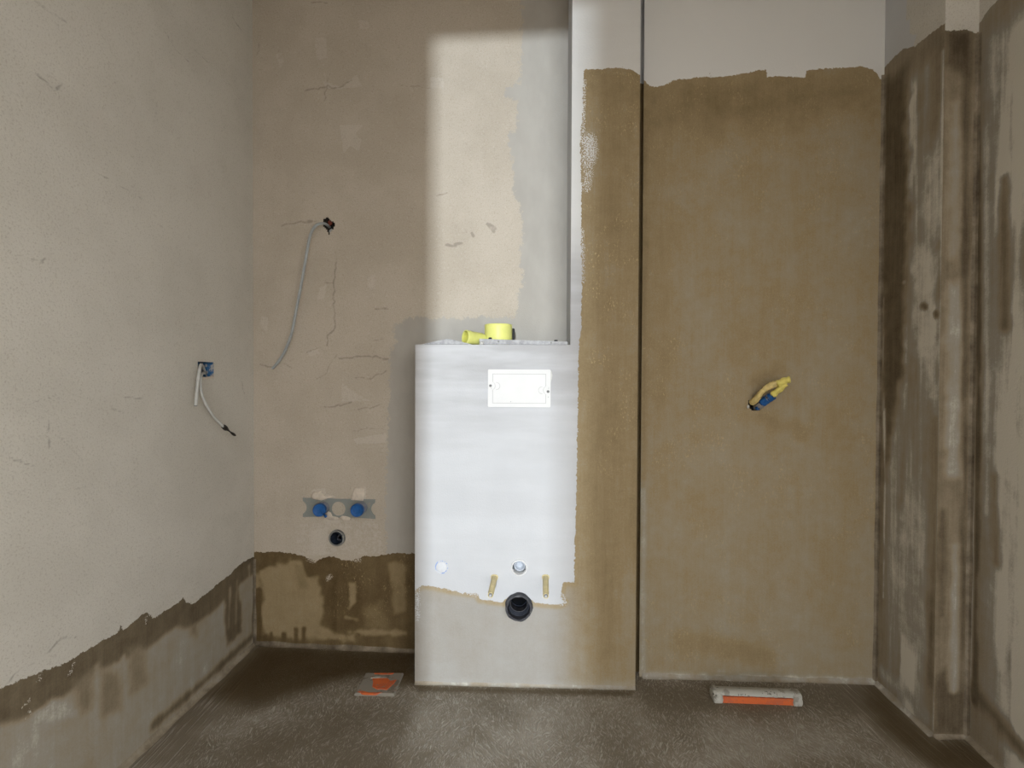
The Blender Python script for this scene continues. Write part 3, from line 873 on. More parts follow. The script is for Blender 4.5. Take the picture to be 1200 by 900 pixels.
def bevel(bm, w, seg=2, ang=40):
    es = [e for e in bm.edges if len(e.link_faces) == 2 and e.calc_face_angle(0) > math.radians(ang)]
    bmesh.ops.bevel(bm, geom=es, offset=w, segments=seg, profile=0.7, affect='EDGES')

M_WPLAST = simple('white_plastic', (0.63, 0.63, 0.63), 0.6, var=0.02, scale=12, spec=0.08)
M_GPLAST = simple('grey_plastic', (0.30, 0.32, 0.33), 0.45, var=0.12)
M_SCREW = simple('screw_metal', (0.22, 0.22, 0.22), 0.6, 0.0, spec=0.1)
M_DARK = simple('dark_gap', (0.02, 0.02, 0.022), 0.7)
M_RUBBER = speckle('black_rubber', (0.028, 0.028, 0.034), (0.16, 0.15, 0.14), 0.62, 60, 0.5)
M_PIPE = simple('black_pipe', (0.045, 0.05, 0.065), 0.38, var=0.25, scale=25)
M_PIPE_IN = simple('pipe_bore', (0.016, 0.022, 0.035), 0.35, var=0.3, scale=25)
M_SLEEVE = simple('beige_sleeve', (0.55, 0.47, 0.26), 0.5, var=0.10, scale=40)
M_STEEL = simple('galvanised_steel', (0.34, 0.345, 0.36), 0.65, 0.0, var=0.22, scale=60, spec=0.2)
M_PLATE = speckle('mounting_plate_metal', (0.24, 0.26, 0.25), (0.30, 0.28, 0.25), 0.58, 70, 0.55, 0.2)
M_BLUE = simple('blue_plastic', (0.015, 0.090, 0.29), 0.5, var=0.15, scale=60)
M_YEL = simple('yellow_plastic', (0.66, 0.67, 0.21), 0.4, var=0.05, scale=30)
M_YELI = simple('yellow_plastic_inner', (0.58, 0.57, 0.12), 0.5, var=0.05, scale=30)
M_CABLE = simple('grey_cable', (0.33, 0.36, 0.37), 0.5, var=0.08, scale=50)
M_CABLE_L = simple('pale_grey_cable', (0.47, 0.48, 0.47), 0.5, var=0.08, scale=50)
M_TAPE = simple('black_tape', (0.018, 0.016, 0.015), 0.45, var=0.3, scale=90, bump=0.4)
M_BRICK = simple('red_brick', (0.16, 0.045, 0.03), 0.9, var=0.3, scale=60)
M_CAV = simple('dark_cavity', (0.05, 0.042, 0.036), 0.95, var=0.4, scale=80, bump=0.5, bscale=90)
M_JBOX = speckle('blue_box_plastered', (0.03, 0.13, 0.30), (0.42, 0.40, 0.37), 0.52, 75, 0.6)
M_FOAM = simple('foam_crumb', (0.50, 0.50, 0.48), 0.9, var=0.1, scale=90, bump=0.5)

# ------------------------------------------------------------------ flush access cover
c0 = W_box.sz(608.5, 455)
x0, z1 = W_box.sz(572.2, 432.6); x1, z0 = W_box.sz(645.2, 477)
hw, hh = (x1 - x0) / 2, (z1 - z0) / 2
t = thing('access_cover', 'white plastic cover plate on the boxed-in cistern, with two screws', 'cover', W_box.at(c0[0], c0[1] - hh), W_box.rz)
bm = bmesh.new(); prism(bm, rrect(-hw, hw, 0, 2 * hh, 0.004), -0.007, 0.02); bevel(bm, 0.0012)
from_bm('cover_plate', bm, M_WPLAST, t)
ix, iz0, iz1 = hw - 0.017, 0.014, 2 * hh - 0.016
def notch(cx, cz, r, a0, a1, n=10):
    return [(cx + r * math.cos(math.radians(a0 + (a1 - a0) * k / n)), cz + r * math.sin(math.radians(a0 + (a1 - a0) * k / n))) for k in range(n + 1)]
zl, zr = hh + 0.012 * 0.6, hh - 0.006
outl = [(-ix, iz0), (ix, iz0)] + notch(ix + 0.006, zr, 0.014, -115, -245) + [(ix, iz1), (-ix, iz1)] + notch(-ix - 0.006, zl, 0.014, 65, -65)
M_GROOVE = simple('shaded_plastic_seam', (0.44, 0.44, 0.44), 0.7, var=0.03, spec=0.05)
bm = bmesh.new(); prism(bm, [(x * 1.022, iz0 - 0.0018 + (z - iz0) * (iz1 - iz0 + 0.0036) / (iz1 - iz0)) for x, z in outl], -0.0066, -0.0074)
from_bm('panel_seam', bm, M_GROOVE, t)
bm = bmesh.new(); prism(bm, outl, -0.0066, -0.0098); bevel(bm, 0.0007, 1)
pan = from_bm('raised_panel', bm, M_WPLAST, t)
for sx, cz in ((-1, zl), (1, zr)):
    bm = bmesh.new()
    xc = sx * (ix - 0.007)
    arc = notch(xc - sx * 0.004, cz, 0.0125, -90, 90) if sx < 0 else notch(xc - sx * 0.004, cz, 0.0125, 270, 90)
    o_ = [(p[0] - (0 if sx < 0 else 0), p[1]) for p in arc]
    base_x = sx * (ix - 0.0005)
    inner_arc = [(p[0] + sx * 0.0012, cz + (p[1] - cz) * 0.90) for p in o_]
    pts = o_ + inner_arc[::-1]
    prism(bm, pts, -0.0097, -0.0108)
    from_bm('finger_tab', bm, M_GROOVE, pan)
    bm = bmesh.new()
    sxp = sx * (hw - 0.0085); szp = cz + (0.001 if sx < 0 else -0.004)
    r = lathe(bm, [(0.0046, 0.0), (0.0046, 0.0022), (0.0036, 0.0026), (0.0030, 0.0016), (0.0, 0.0016)], (sxp, -0.0069, szp), (0, -1, 0), 20)
    sc_ = from_bm('screw', bm, M_SCREW, t, True)
    bm = bmesh.new(); box_mesh(bm, sxp - 0.003, sxp + 0.003, -0.0090, -0.0083, szp - 0.0005, szp + 0.0005)
    from_bm('slot', bm, M_DARK, sc_)
for px, py in ((643, 446 + 9), (642.5, 465.3), (575.8, 455), (598.5, 470.6)):
    bm = bmesh.new(); l = W_box.local(px, py, 0.007, (c0[0], c0[1] - hh))
    lathe(bm, [(0.0014, 0.0), (0.0010, 0.0006), (0.0, 0.0006)], (l.x, -0.0069 if px != 598.5 else -0.0097, l.z), (0, -1, 0), 8)
    from_bm('pin_mark', bm, M_GPLAST, t)
# broken edge beside the plate
bm = bmesh.new()
cpts = [W_box.local(px, py, 0.001, (c0[0], c0[1] - hh)) for px, py in ((645.2, 434), (646.6, 436), (647.4, 440), (646.6, 445), (645.2, 448))]
prism(bm, [(p.x, p.z) for p in cpts], -0.0012, 0.01)
from_bm('chipped_edge', bm, M_FOAM, t)

# ------------------------------------------------------------------ toilet drain pipe
oy = W_box.rz
t = thing('toilet_drain', 'large black drain pipe with rubber collar in the boxed-in cistern', 'drain pipe', W_box.at(cWC[0], cWC[1]), oy)
bm = bmesh.new()
wobf = lambda a, k: 0.025 * math.sin(5 * a + k) + 0.02 * math.sin(11 * a + 2 * k)
rows = lathe(bm, [(0.0455, 0.03), (0.0455, -0.012), (0.0435, -0.018), (0.0375, -0.018), (0.0355, -0.012), (0.0355, 0.03)], (0, 0, 0), (0, 1, 0), 40, lambda a, k: wobf(a, k) if k < 4 else 0)
from_bm('rubber_collar', bm, M_RUBBER, t, True, 60)
bm = bmesh.new()
tip = Vector((0, 1, 0.0))
rows = lathe(bm, [(0.0350, 0.03), (0.0350, -0.006), (0.0335, -0.008), (0.0320, -0.006), (0.0310, 0.05), (0.0285, 0.06), (0.0285, 0.20)], (0, 0, 0.003), tip, 40)
pp = from_bm('pipe_socket', bm, M_PIPE, t, True, 60)
bm = bmesh.new()
rows = lathe(bm, [(0.0290, 0.055), (0.0275, 0.055), (0.0275, 0.19), (0.0, 0.19)], (0, 0, 0.003), (0, 1, 0), 40)
from_bm('bore', bm, M_PIPE_IN, pp, True, 60)
bm = bmesh.new()
lathe(bm, [(0.0300, 0.012), (0.0300, 0.04), (0.0282, 0.04), (0.0282, 0.012), (0.0300, 0.012)], (0, 0, 0.004), (0, 1, 0.0), 40)
from_bm('lip_seal', bm, M_RUBBER, pp, True, 60)

# ------------------------------------------------------------------ flush pipe
t = thing('flush_pipe', 'small pale flush pipe opening above the black toilet drain', 'pipe', W_box.at(cFL[0], cFL[1]), oy)
bm = bmesh.new()
lathe(bm, [(0.0275, 0.02), (0.0275, -0.003), (0.0262, -0.005), (0.0232, -0.005), (0.0225, -0.002), (0.0225, 0.06)], (0, 0, 0), (0, 1, 0), 32)
from_bm('white_sleeve', bm, M_WPLAST, t, True, 60)
M_FPIPE = simple('grey_flush_plug', (0.42, 0.46, 0.52), 0.3, var=0.15, scale=30)
bm = bmesh.new()
lathe(bm, [(0.0195, 0.05), (0.0195, 0.008), (0.0180, 0.004), (0.0150, 0.003), (0.0128, 0.006), (0.0120, 0.014), (0.0085, 0.016), (0.0, 0.016)], (0.001, 0, 0.004), (0, 1, 0), 32)
from_bm('grey_plug', bm, M_FPIPE, t, True, 60)

# ------------------------------------------------------------------ toilet fixing rods
for (bp, tpx, lbl) in (((579.5, 677), (574.8, 697.5), 'beige sleeved fixing rod above the drain, leaning toward the flat capped outlet'),
                       ((639.5, 677), (639.7, 698.5), 'beige sleeved fixing rod above the drain, beside the slurry coated pier')):
    o = W_box.sz(*bp)
    t = thing('fixing_rod', lbl, 'fixing rod', W_box.at(*o), oy, 'toilet fixing rods')
    tp = W_box.local(tpx[0], tpx[1], 0.125, o)
    root = Vector((0, 0.01, 0)); d = (tp - root).normalized(); L = (tp - root).length
    bm = bmesh.new()
    lathe(bm, [(0.0, 0.0), (0.0095, 0.0), (0.0095, L * 0.88), (0.0088, L * 0.89), (0.0088, L), (0.0070, L), (0.0060, L - 0.012), (0.0, L - 0.012)], root, d, 20)
    from_bm('plastic_sleeve', bm, M_SLEEVE, t, True, 50)
    bm = bmesh.new()
    prof = [(0.0, L - 0.014), (0.0050, L - 0.014)]
    for k in range(8): prof += [(0.0050, L - 0.012 + k * 0.002), (0.0043, L - 0.011 + k * 0.002)]
    prof += [(0.0043, L + 0.005), (0.0, L + 0.006)]
    lathe(bm, prof, root, d, 16)
    from_bm('threaded_end', bm, M_STEEL, t, True, 30)
    bm = bmesh.new()
    lathe(bm, [(0.0135, 0.0), (0.0125, 0.0125), (0.0095, 0.013)], root, d, 20, lambda a, k: 0.08 * math.sin(3 * a))
    from_bm('base_collar', bm, M_SLEEVE, t, True, 50)

# ------------------------------------------------------------------ capped outlet flush with the boxing
o = W_box.sz(517.5, 664.5)
t = thing('capped_outlet', 'round outlet plugged flush in the white boxing with a faint blue rim', 'outlet', W_box.at(*o), oy)
M_CAPW = simple('cap_plaster', (0.545, 0.555, 0.58), 0.8, var=0.04, scale=60)
M_BLUEP = speckle('pale_blue_rim', (0.24, 0.32, 0.56), (0.50, 0.52, 0.56), 0.47, 45, 0.7)
bm = bmesh.new()
lathe(bm, [(0.0, -0.0022), (0.0165, -0.0022), (0.0180, -0.0012), (0.0185, 0.004)], (0, 0, 0), (0, 1, 0), 32)
from_bm('plaster_cap', bm, M_CAPW, t, True, 50)
bm = bmesh.new()
lathe(bm, [(0.0185, 0.004), (0.0187, -0.0010), (0.0222, -0.0012), (0.0232, 0.004)], (0, 0, 0), (0, 1, 0), 32, lambda a, k: 0.02 * math.sin(4 * a))
from_bm('blue_rim', bm, M_BLUEP, t, True, 50)

# ------------------------------------------------------------------ basin mounting plate, plugs and drain
o = W_back.sz(397, 596)
rzb = W_back.rz
t = thing('mounting_plate', 'grey metal mounting plate with round cut-outs set in the beige render', 'bracket', W_back.at(*o), rzb)
lp = lambda px, py: (W_back.local(px, py, 0, o).x, W_back.local(px, py, 0, o).z)
xl, zt = lp(355, 583); xr, zb = lp(440, 608)
zt2 = lp(440, 584)[1]
rc = 0.026
zm = (zt + zb) / 2
hole_c = (lp(397, 596)[0], lp(397, 596)[1])
outer = []
def arc(cx, cz, r, a0, a1, n): return [(cx + r * math.cos(math.radians(a0 + (a1 - a0) * k / n)), cz + r * math.sin(math.radians(a0 + (a1 - a0) * k / n))) for k in range(n + 1)]
# outline in 48 points around, starting at +x side and going counter-clockwise, opposite loop is the central hole
right = arc(xr + 0.010, zm, rc, -115, -245, 10)[::-1]        # concave end
right = [(p[0], p[1]) for p in right]
left = arc(xl - 0.010, zm, rc, 65, -65, 10)
loop = [(xr, zb)] + arc(xr + 0.010, zm, rc, 245, 115, 10) + [(xr, zt)] + [(xr * 0.5, zt), (0, zt - 0.001), (xl * 0.5, zt)] + [(xl, zt)] + arc(xl - 0.010, zm, rc, 65, -65, 10) + [(xl, zb)] + [(xl * 0.5, zb + 0.003), (0, zb + 0.001), (xr * 0.5, zb + 0.003)]
lp2 = []
for k in range(len(loop)):
    a_, b_ = loop[k], loop[(k + 1) % len(loop)]
    m = max(1, int(math.hypot(b_[0] - a_[0], b_[1] - a_[1]) / 0.006))
    for j in range(m): lp2.append((a_[0] + (b_[0] - a_[0]) * j / m, a_[1] + (b_[1] - a_[1]) * j / m))
loop = lp2
# resample so that the inner loop follows the same angles
inner = [(hole_c[0] + 0.0265 * math.cos(math.atan2(p[1] - hole_c[1], p[0] - hole_c[0])), hole_c[1] + 0.0265 * math.sin(math.atan2(p[1] - hole_c[1], p[0] - hole_c[0]))) for p in loop]
bm = bmesh.new(); ring_prism(bm, loop, inner, -0.0025, 0.004)
from_bm('plate', bm, M_PLATE, t)
M_RENDER = simple('render_dab', (0.56, 0.50, 0.43), 0.95, var=0.10, scale=60, bump=0.6, bscale=220)
def dab(parent, w, o, pts, thick, name='render_dab'):
    bm = bmesh.new()
    q = [w.local(px, py, 0, o) for px, py in pts]
    c = sum(q, Vector()) / len(q)
    ringv = []
    for k, (sc_, y) in enumerate(((1.0, 0.003), (0.97, -thick * 0.6), (0.75, -thick))):
        ringv.append([bm.verts.new((c.x + (p.x - c.x) * sc_, y, c.z + (p.z - c.z) * sc_)) for p in q])
    n = len(q)
    for a_, b_ in zip(ringv[:-1], ringv[1:]):
        for j in range(n): bm.faces.new([a_[j], a_[(j + 1) % n], b_[(j + 1) % n], b_[j]])
    bm.faces.new(ringv[-1])
    return from_bm(name, bm, M_RENDER, parent, True, 70)
dab(t, W_back, o, [(365.5, 584.5), (364, 581), (367, 576), (372, 577), (377, 574.5), (379, 579), (382, 581.5), (389, 581), (391, 582), (385, 584), (377, 586.5), (370, 585.5)], 0.005)
dab(t, W_back, o, [(411.5, 586), (412.5, 580), (414.5, 573), (417, 570), (420, 572), (424, 571), (428, 572), (428.5, 578), (427.5, 583), (426, 587), (418, 586.5)], 0.005)
dab(t, W_back, o, [(381, 602), (384, 598.5), (388, 600), (390, 604.5), (397, 606), (398, 609), (390, 609.5), (383, 607.5)], 0.006)
dab(t, W_back, o, [(398, 606.5), (401, 604), (406, 604.5), (411, 606), (410, 609.5), (403, 610)], 0.006)
M_COLLAR = simple('grey_collar', (0.20, 0.21, 0.25), 0.4, var=0.1)
for (bpx, fpx, lbl, tail) in (((379.5, 594.5), (373.6, 598.2), 'blue round pipe plug on the mounting plate, with a small drip tail', True),
                             ((424.0, 594.5), (417.5, 598.6), 'blue round pipe plug on the mounting plate, closer to the boxed-in cistern', False)):
    ob_ = W_back.sz(*bpx)
    tt = thing('pipe_plug', lbl, 'pipe plug', W_back.at(*ob_), rzb, 'blue pipe plugs for the basin taps')
    f_ = W_back.local(fpx[0], fpx[1], 0.052, ob_)
    d = f_ - Vector((0, 0.0, 0)); L = d.length; d.normalize()
    bm = bmesh.new(); lathe(bm, [(0.0, -0.03), (0.0225, -0.03), (0.0230, L * 0.52), (0.0215, L * 0.56), (0.0, L * 0.56)], (0, 0, 0), d, 32)
    from_bm('collar', bm, M_COLLAR, tt, True, 40)
    bm = bmesh.new(); lathe(bm, [(0.0195, L * 0.54), (0.0198, L * 0.66), (0.0190, L * 0.68), (0.0, L * 0.68)], (0, 0, 0), d, 32)
    from_bm('white_washer', bm, M_WPLAST, tt, True, 40)
    bm = bmesh.new(); lathe(bm, [(0.0, L * 0.66), (0.0232, L * 0.66), (0.0240, L * 0.70), (0.0240, L * 0.94), (0.0225, L), (0.0170, L * 1.0), (0.0160, L * 0.985), (0.0, L * 0.985)], (0, 0, 0), d, 32)
    cp = from_bm('cap', bm, M_BLUE, tt, True, 40)
    if tail:
        bm = bmesh.new(); tube(bm, [f_ + Vector((0.014, 0.004, -0.008)), f_ + Vector((0.020, 0.006, -0.018)), f_ + Vector((0.024, 0.008, -0.026))], 0.005, 8)
        from_bm('tail', bm, M_BLUE, cp, True)

t = thing('basin_drain', 'small black drain pipe with grey collar below the blue plugs', 'drain pipe', W_back.at(*cBD), rzb)
bm = bmesh.new(); lathe(bm, [(0.0300, 0.02), (0.0310, -0.006), (0.0300, -0.010), (0.0245, -0.010), (0.0235, -0.004), (0.0235, 0.02)], (0, 0, 0), (0, 1, 0), 32)
M_GCOL = speckle('grey_collar_dusty', (0.17, 0.175, 0.17), (0.26, 0.25, 0.23), 0.55, 60, 0.6)
from_bm('collar', bm, M_GCOL, t, True, 50)
bm = bmesh.new(); lathe(bm, [(0.0232, 0.02), (0.0232, -0.012), (0.0222, -0.014), (0.0205, -0.012), (0.0200, 0.10), (0.0, 0.10)], (0, 0, 0), (0, 1, 0), 32)
from_bm('pipe', bm, M_PIPE_IN, t, True, 50)
bm = bmesh.new(); tube(bm, smooth_path([(0.008, 0.03, 0.010), (-0.006, 0.022, -0.002), (-0.004, 0.016, -0.012), (0.010, 0.02, -0.016)], 6), 0.0035, 8)
from_bm('seal_flap', bm, M_PIPE, t, True)

# ------------------------------------------------------------------ cable coming out of the back wall
o = W_back.sz(385, 264)
t = thing('wall_cable', 'long grey cable hanging in a curve from a broken hole in the back wall', 'cable', W_back.at(*o), rzb)
pts = [((386, 266), -0.03), ((383.5, 263.8), 0.0), ((380, 262.0), 0.022), ((376, 262.0), 0.034), ((371, 263.8), 0.043), ((366.5, 269), 0.050), ((362.5, 280), 0.055), ((357.5, 308), 0.056), ((352.5, 336), 0.053), ((347, 364), 0.047), ((341.5, 391), 0.038), ((334, 411), 0.026), ((326, 424), 0.015), ((319.5, 431.5), 0.007)]
path = smooth_path([W_back.local(p[0], p[1], of, o) for p, of in pts], 6)
bm = bmesh.new(); tube(bm, path, 0.0050, 12)
from_bm('sheath', bm, M_CABLE, t, True, 60)
bm = bmesh.new(); e = path[-1]; d = (path[-1] - path[-3]).normalized(); lathe(bm, [(0.0042, 0), (0.0036, 0.004), (0.0, 0.0045)], e, d, 10)
from_bm('cut_end', bm, M_CABLE_L, t, True)
t = thing('wall_hole', 'broken dark hole in the back wall showing red brick behind the cable', 'hole', W_back.at(*o), rzb)
bm = bmesh.new()
q = [W_back.local(px, py, 0, o) for px, py in CH]
rv = []
for sc_, y in ((1.9, 0.0012), (1.12, 0.0025), (1.08, 0.02), (0.95, 0.055)):
    rv.append([bm.verts.new((p.x * sc_, y, p.z * sc_)) for p in q])
n = len(q)
for a_, b_ in zip(rv[:-1], rv[1:]):
    for j in range(n): bm.faces.new([a_[j], a_[(j + 1) % n], b_[(j + 1) % n], b_[j]])
bm.faces.new(rv[-1])
from_bm('cavity', bm, M_CAV, t)
bm = bmesh.new()
bp = W_back.local(384.6, 259.8, 0, o)
bmesh.ops.create_icosphere(bm, subdivisions=2, radius=0.010)
for v in bm.verts: v.co = Vector((v.co.x * 0.8, v.co.y * 0.8, v.co.z * 1.1)) * (1 + 0.15 * math.sin(v.co.x * 700 + v.co.z * 500)) + Vector((bp.x, 0.016, bp.z))
from_bm('brick_fragment', bm, M_BRICK, t)
bm = bmesh.new()
bp = W_back.local(386, 269.5, 0, o)
bmesh.ops.create_icosphere(bm, subdivisions=2, radius=0.010)
for v in bm.verts: v.co = Vector((v.co.x * 0.9, v.co.y * 0.8, v.co.z * 1.0)) * (1 + 0.15 * math.sin(v.co.x * 600 + v.co.z * 900)) + Vector((bp.x, 0.018, bp.z))
from_bm('mortar_fragment', bm, M_GPLAST, t)

# ------------------------------------------------------------------ blue junction box in the left wall
o = W_left.sz(241, 434)
rzl = W_left.rz
t = thing('junction_box', 'blue recessed electrical box with plaster smears in the left side wall', 'junction box', W_left.at(*o), rzl)
q = [W_left.local(px, py, 0, o) for px, py in JB]
xa, xb = min(p.x for p in q), max(p.x for p in q); za, zb_ = min(p.z for p in q), max(p.z for p in q)
bm = bmesh.new()
out = rrect(xa - 0.010, xb + 0.006, za - 0.006, zb_ + 0.006, 0.012); inn = rrect(xa - 0.006, xb + 0.002, za - 0.002, zb_ + 0.002, 0.010)
ring_prism(bm, rrect(xa - 0.022, xb + 0.018, za - 0.018, zb_ + 0.018, 0.012), inn, 0.0008, 0.048)
from_bm('box_shell', bm, M_JBOX, t)
bm = bmesh.new(); prism(bm, rrect(xa - 0.022, xb + 0.018, za - 0.018, zb_ + 0.018, 0.012), 0.0475, 0.051)
from_bm('box_back', bm, M_JBOX, t)
bm = bmesh.new()
for cx, cz in ((xa + 0.02, za + 0.016),):
    lathe(bm, [(0.011, 0.044), (0.011, 0.030), (0.008, 0.030), (0.008, 0.044)], (cx, 0, cz), (0, 1, 0), 16)
from_bm('cable_grommet', bm, M_TAPE, t, True)
lip = dab(t, W_left, o, [(234.5, 443.5), (236, 441.5), (242, 442), (250, 440.5), (250.5, 442.5), (243, 444.5), (237, 445)], 0.003)
# two cables
t1 = thing('box_cable', 'short straight pale cable hanging from the blue electrical box', 'cable', W_left.at(*o), rzl)
path = smooth_path([W_left.local(px, py, of, o) for (px, py), of in (((240, 436), -0.03), ((236.5, 428), -0.002), ((234.5, 430), 0.020), ((233.3, 437), 0.028), ((231.5, 452), 0.030), ((229.3, 475), 0.030))], 8)
bm = bmesh.new(); tube(bm, path, 0.0050, 12); from_bm('sheath', bm, M_CABLE_L, t1, True, 60)
bm = bmesh.new(); d = (path[-1] - path[-3]).normalized(); lathe(bm, [(0.0045, 0), (0.0030, 0.003), (0.0, 0.0032)], path[-1], d, 10); from_bm('cut_end', bm, M_SCREW, t1, True)
t2 = thing('box_cable', 'curved pale cable with black taped tip hanging from the blue electrical box', 'cable', W_left.at(*o), rzl)
path = smooth_path([W_left.local(px, py, of, o) for (px, py), of in (((241, 438), -0.03), ((238, 437), 0.0), ((235.5, 441), 0.018), ((234.8, 450), 0.022), ((236, 460), 0.024), ((240.5, 472), 0.026), ((248, 485), 0.030), ((256, 494), 0.034), ((263, 501), 0.036))], 8)
bm = bmesh.new(); tube(bm, path, 0.0044, 12); from_bm('sheath', bm, M_CABLE_L, t2, True, 60)
tp = [W_left.local(px, py, of, o) for (px, py), of in (((261.5, 499.5), 0.036), ((266, 503), 0.037), ((271, 507), 0.038), ((275.8, 510.3), 0.038))]
bm = bmesh.new(); tube(bm, smooth_path(tp, 5), 0.006, 10, True, lambda u: 0.0068 + 0.002 * math.sin(u * 9) - 0.0048 * u)
tpo = from_bm('tape_tip', bm, M_TAPE, t2, True, 60)
bm = bmesh.new(); e0 = tp[0]
prism(bm, [(e0.x - 0.003, e0.z + 0.004), (e0.x + 0.016, e0.z - 0.003), (e0.x + 0.008, e0.z - 0.016), (e0.x + 0.002, e0.z - 0.014)], -0.040, -0.0385)
from_bm('loose_flap', bm, M_TAPE, tpo)

# ------------------------------------------------------------------ things lying on the boxing
def top_pt(px, back, dz=0.0):
    """point on the boxing top, under pixel column px, 'back' metres behind its front edge, in the boxing frame"""
    s, _ = W_box.sz(px, 404, -back)
    return Vector((s, back, z_top + dz))
FR = W_box.at(0, 0)
def top_thing(name, label, cat, px, back):
    p = top_pt(px, back)
    q = W_box.p0 + W_box.d * p.x + W_box.n_in * back
    return thing(name, label, cat, (q.x, q.y, z_top), oy), p
# metal rail
t, p = top_thing('metal_rail', 'thin galvanised rail lying along the top edge of the boxed-in cistern', 'rail', 614, 0.03)
xl_ = top_pt(562, 0.012).x - p.x; xr_ = top_pt(665, 0.012).x - p.x
bm = bmesh.new()
def rail_pts(y0, y1): return None
hL, hR = 0.020, 0.011
vs = []
for x, h in ((xl_, hL), (xr_, hR)):
    vs.append([bm.verts.new((x, y, z)) for y, z in ((-0.026, 0.001), (-0.026, h), (0.018, h), (0.018, 0.001), (0.0155, 0.001), (0.0155, h - 0.002), (-0.0235, h - 0.002), (-0.0235, 0.001))])
n = 8
for j in range(n): bm.faces.new([vs[0][j], vs[0][(j + 1) % n], vs[1][(j + 1) % n], vs[1][j]])
bm.faces.new(vs[0]); bm.faces.new(vs[1]); bevel(bm, 0.0005, 1)
from_bm('channel', bm, M_STEEL, t)
for px in (584, 646):
    l = top_pt(px, 0.0).x - p.x; h = hL + (hR - hL) * (l - xl_) / (xr_ - xl_)
    bm = bmesh.new(); lathe(bm, [(0.0030, 0), (0.0026, 0.0018), (0.0, 0.0022)], (l, -0.0259, h * 0.6), (0, -1, 0), 12); from_bm('rivet', bm, M_SCREW, t, True)
for px in (574, 652):
    l = top_pt(px, 0.0).x - p.x; h = hL + (hR - hL) * (l - xl_) / (xr_ - xl_)
    bm = bmesh.new(); lathe(bm, [(0.0065, 0), (0.0065, 0.005), (0.0050, 0.006), (0.0, 0.006)], (l, -0.004 if px > 600 else -0.016, h), (0, 0, 1), 6); from_bm('bolt_head', bm, M_DARK, t)
# foam crumb
t, p = top_thing('foam_crumb', 'white foam crumb at the end of the metal rail', 'crumb', 564.5, 0.002)
bm = bmesh.new(); bmesh.ops.create_icosphere(bm, subdivisions=3, radius=0.0085)
for v in bm.verts:
    k = 1 + 0.16 * math.sin(v.co.x * 500 + 1) * math.cos(v.co.z * 420) + 0.1 * math.sin(v.co.y * 800)
    v.co = Vector((v.co.x * 0.9 * k, v.co.y * 0.8 * k, v.co.z * 0.75 * k + 0.0055))
from_bm('crumb', bm, M_FOAM, t, True, 60)
# bent metal sheet
t, p = top_thing('metal_sheet', 'bent strip of grey sheet metal lying beside the yellow pipe end', 'metal strip', 522, 0.03)
bm = bmesh.new()
xa_ = top_pt(494, 0.0).x - p.x; xm_ = top_pt(524, 0.0).x - p.x; xb__ = top_pt(552, 0.0).x - p.x
up = []
for x, z in ((xa_, 0.0015), (xa_ + 0.02, 0.006), (xm_, 0.020), (xm_ + 0.003, 0.0195), (xb__ - 0.02, 0.007), (xb__, 0.002)):
    up.append((x, z))
lowp = [(x, z - 0.0014) for x, z in up]
prism(bm, up + lowp[::-1], -0.024, 0.035)
bend = from_bm('strip', bm, M_STEEL, t)
bm = bmesh.new(); prism(bm, [(x, max(z - 0.0015, 0.0006)) for x, z in up] + [(xb__, 0.0), (xa_, 0.0)], -0.0235, -0.022)
from_bm('front_flange', bm, M_STEEL, t)
bm = bmesh.new(); prism(bm, [(xa_ + 0.01, 0.0002), (xb__ - 0.01, 0.0002), (xb__ - 0.01, 0.0016), (xa_ + 0.01, 0.0016)], -0.027, 0.0)
from_bm('folded_edge', bm, M_SCREW, t)
# yellow cap
t, p = top_thing('drain_stopper', 'round yellow plastic cap standing on the metal rail', 'cap', 584, 0.075)
R_ = (W_box.sz(600, 390, -0.075)[0] - W_box.sz(567.6, 390, -0.075)[0]) / 2
zt_ = W_box.sz(584, 380.5, -0.075)[1] - z_top
zb0 = 0.0005
bm = bmesh.new()
prof = [(R_ * 0.90, zb0), (R_ * 0.99, zb0 + 0.001), (R_ * 0.99, zb0 + 0.020), (R_, zb0 + 0.022), (R_, zt_ - 0.004), (R_ * 0.985, zt_ - 0.001), (R_ * 0.96, zt_), (R_ * 0.92, zt_ - 0.001), (R_ * 0.91, zt_ - 0.006), (0.0, zt_ - 0.006)]
lathe(bm, prof, (0, 0, 0), (0, 0, 1), 48); from_bm('cap_body', bm, M_YEL, t, True, 40)
bm = bmesh.new(); lathe(bm, [(R_ * 0.90, zb0 + 0.003), (R_ * 0.88, zb0 + 0.001), (R_ * 0.88, zt_ - 0.008), (0, zt_ - 0.008)], (0, 0, 0), (0, 0, 1), 48); from_bm('inner_wall', bm, M_YELI, t, True, 40)
# dark holder behind the cap
bm = bmesh.new(); prism(bm, rrect(R_ * 0.80, R_ * 1.17, 0.0005, zt_ * 0.84, 0.003), 0.006, 0.022)
from_bm('dark_clip', bm, M_DARK, t)
# yellow pipe end
t, p = top_thing('pipe_end', 'short yellow plastic pipe end lying beside the round yellow cap', 'pipe end', 556, 0.030)
r_ = 0.0225
a = Vector((-0.030, -0.014, r_ + 0.004)); b = Vector((0.030, 0.030, r_ - 0.002))
d = (b - a).normalized(); L = (b - a).length
bm = bmesh.new()
lathe(bm, [(r_ * 0.88, 0.004), (r_ * 0.90, 0.0), (r_ * 1.06, 0.0), (r_ * 1.08, 0.002), (r_ * 1.07, 0.016), (r_, 0.020), (r_ * 0.98, L * 0.85), (r_ * 0.72, L), (0.0, L)], a, d, 32); from_bm('tube', bm, M_YEL, t, True, 50)
bm = bmesh.new(); lathe(bm, [(r_ * 0.89, 0.001), (r_ * 0.86, L * 0.8), (0.0, L * 0.8)], a, d, 32); from_bm('bore', bm, M_YELI, t, True, 50)

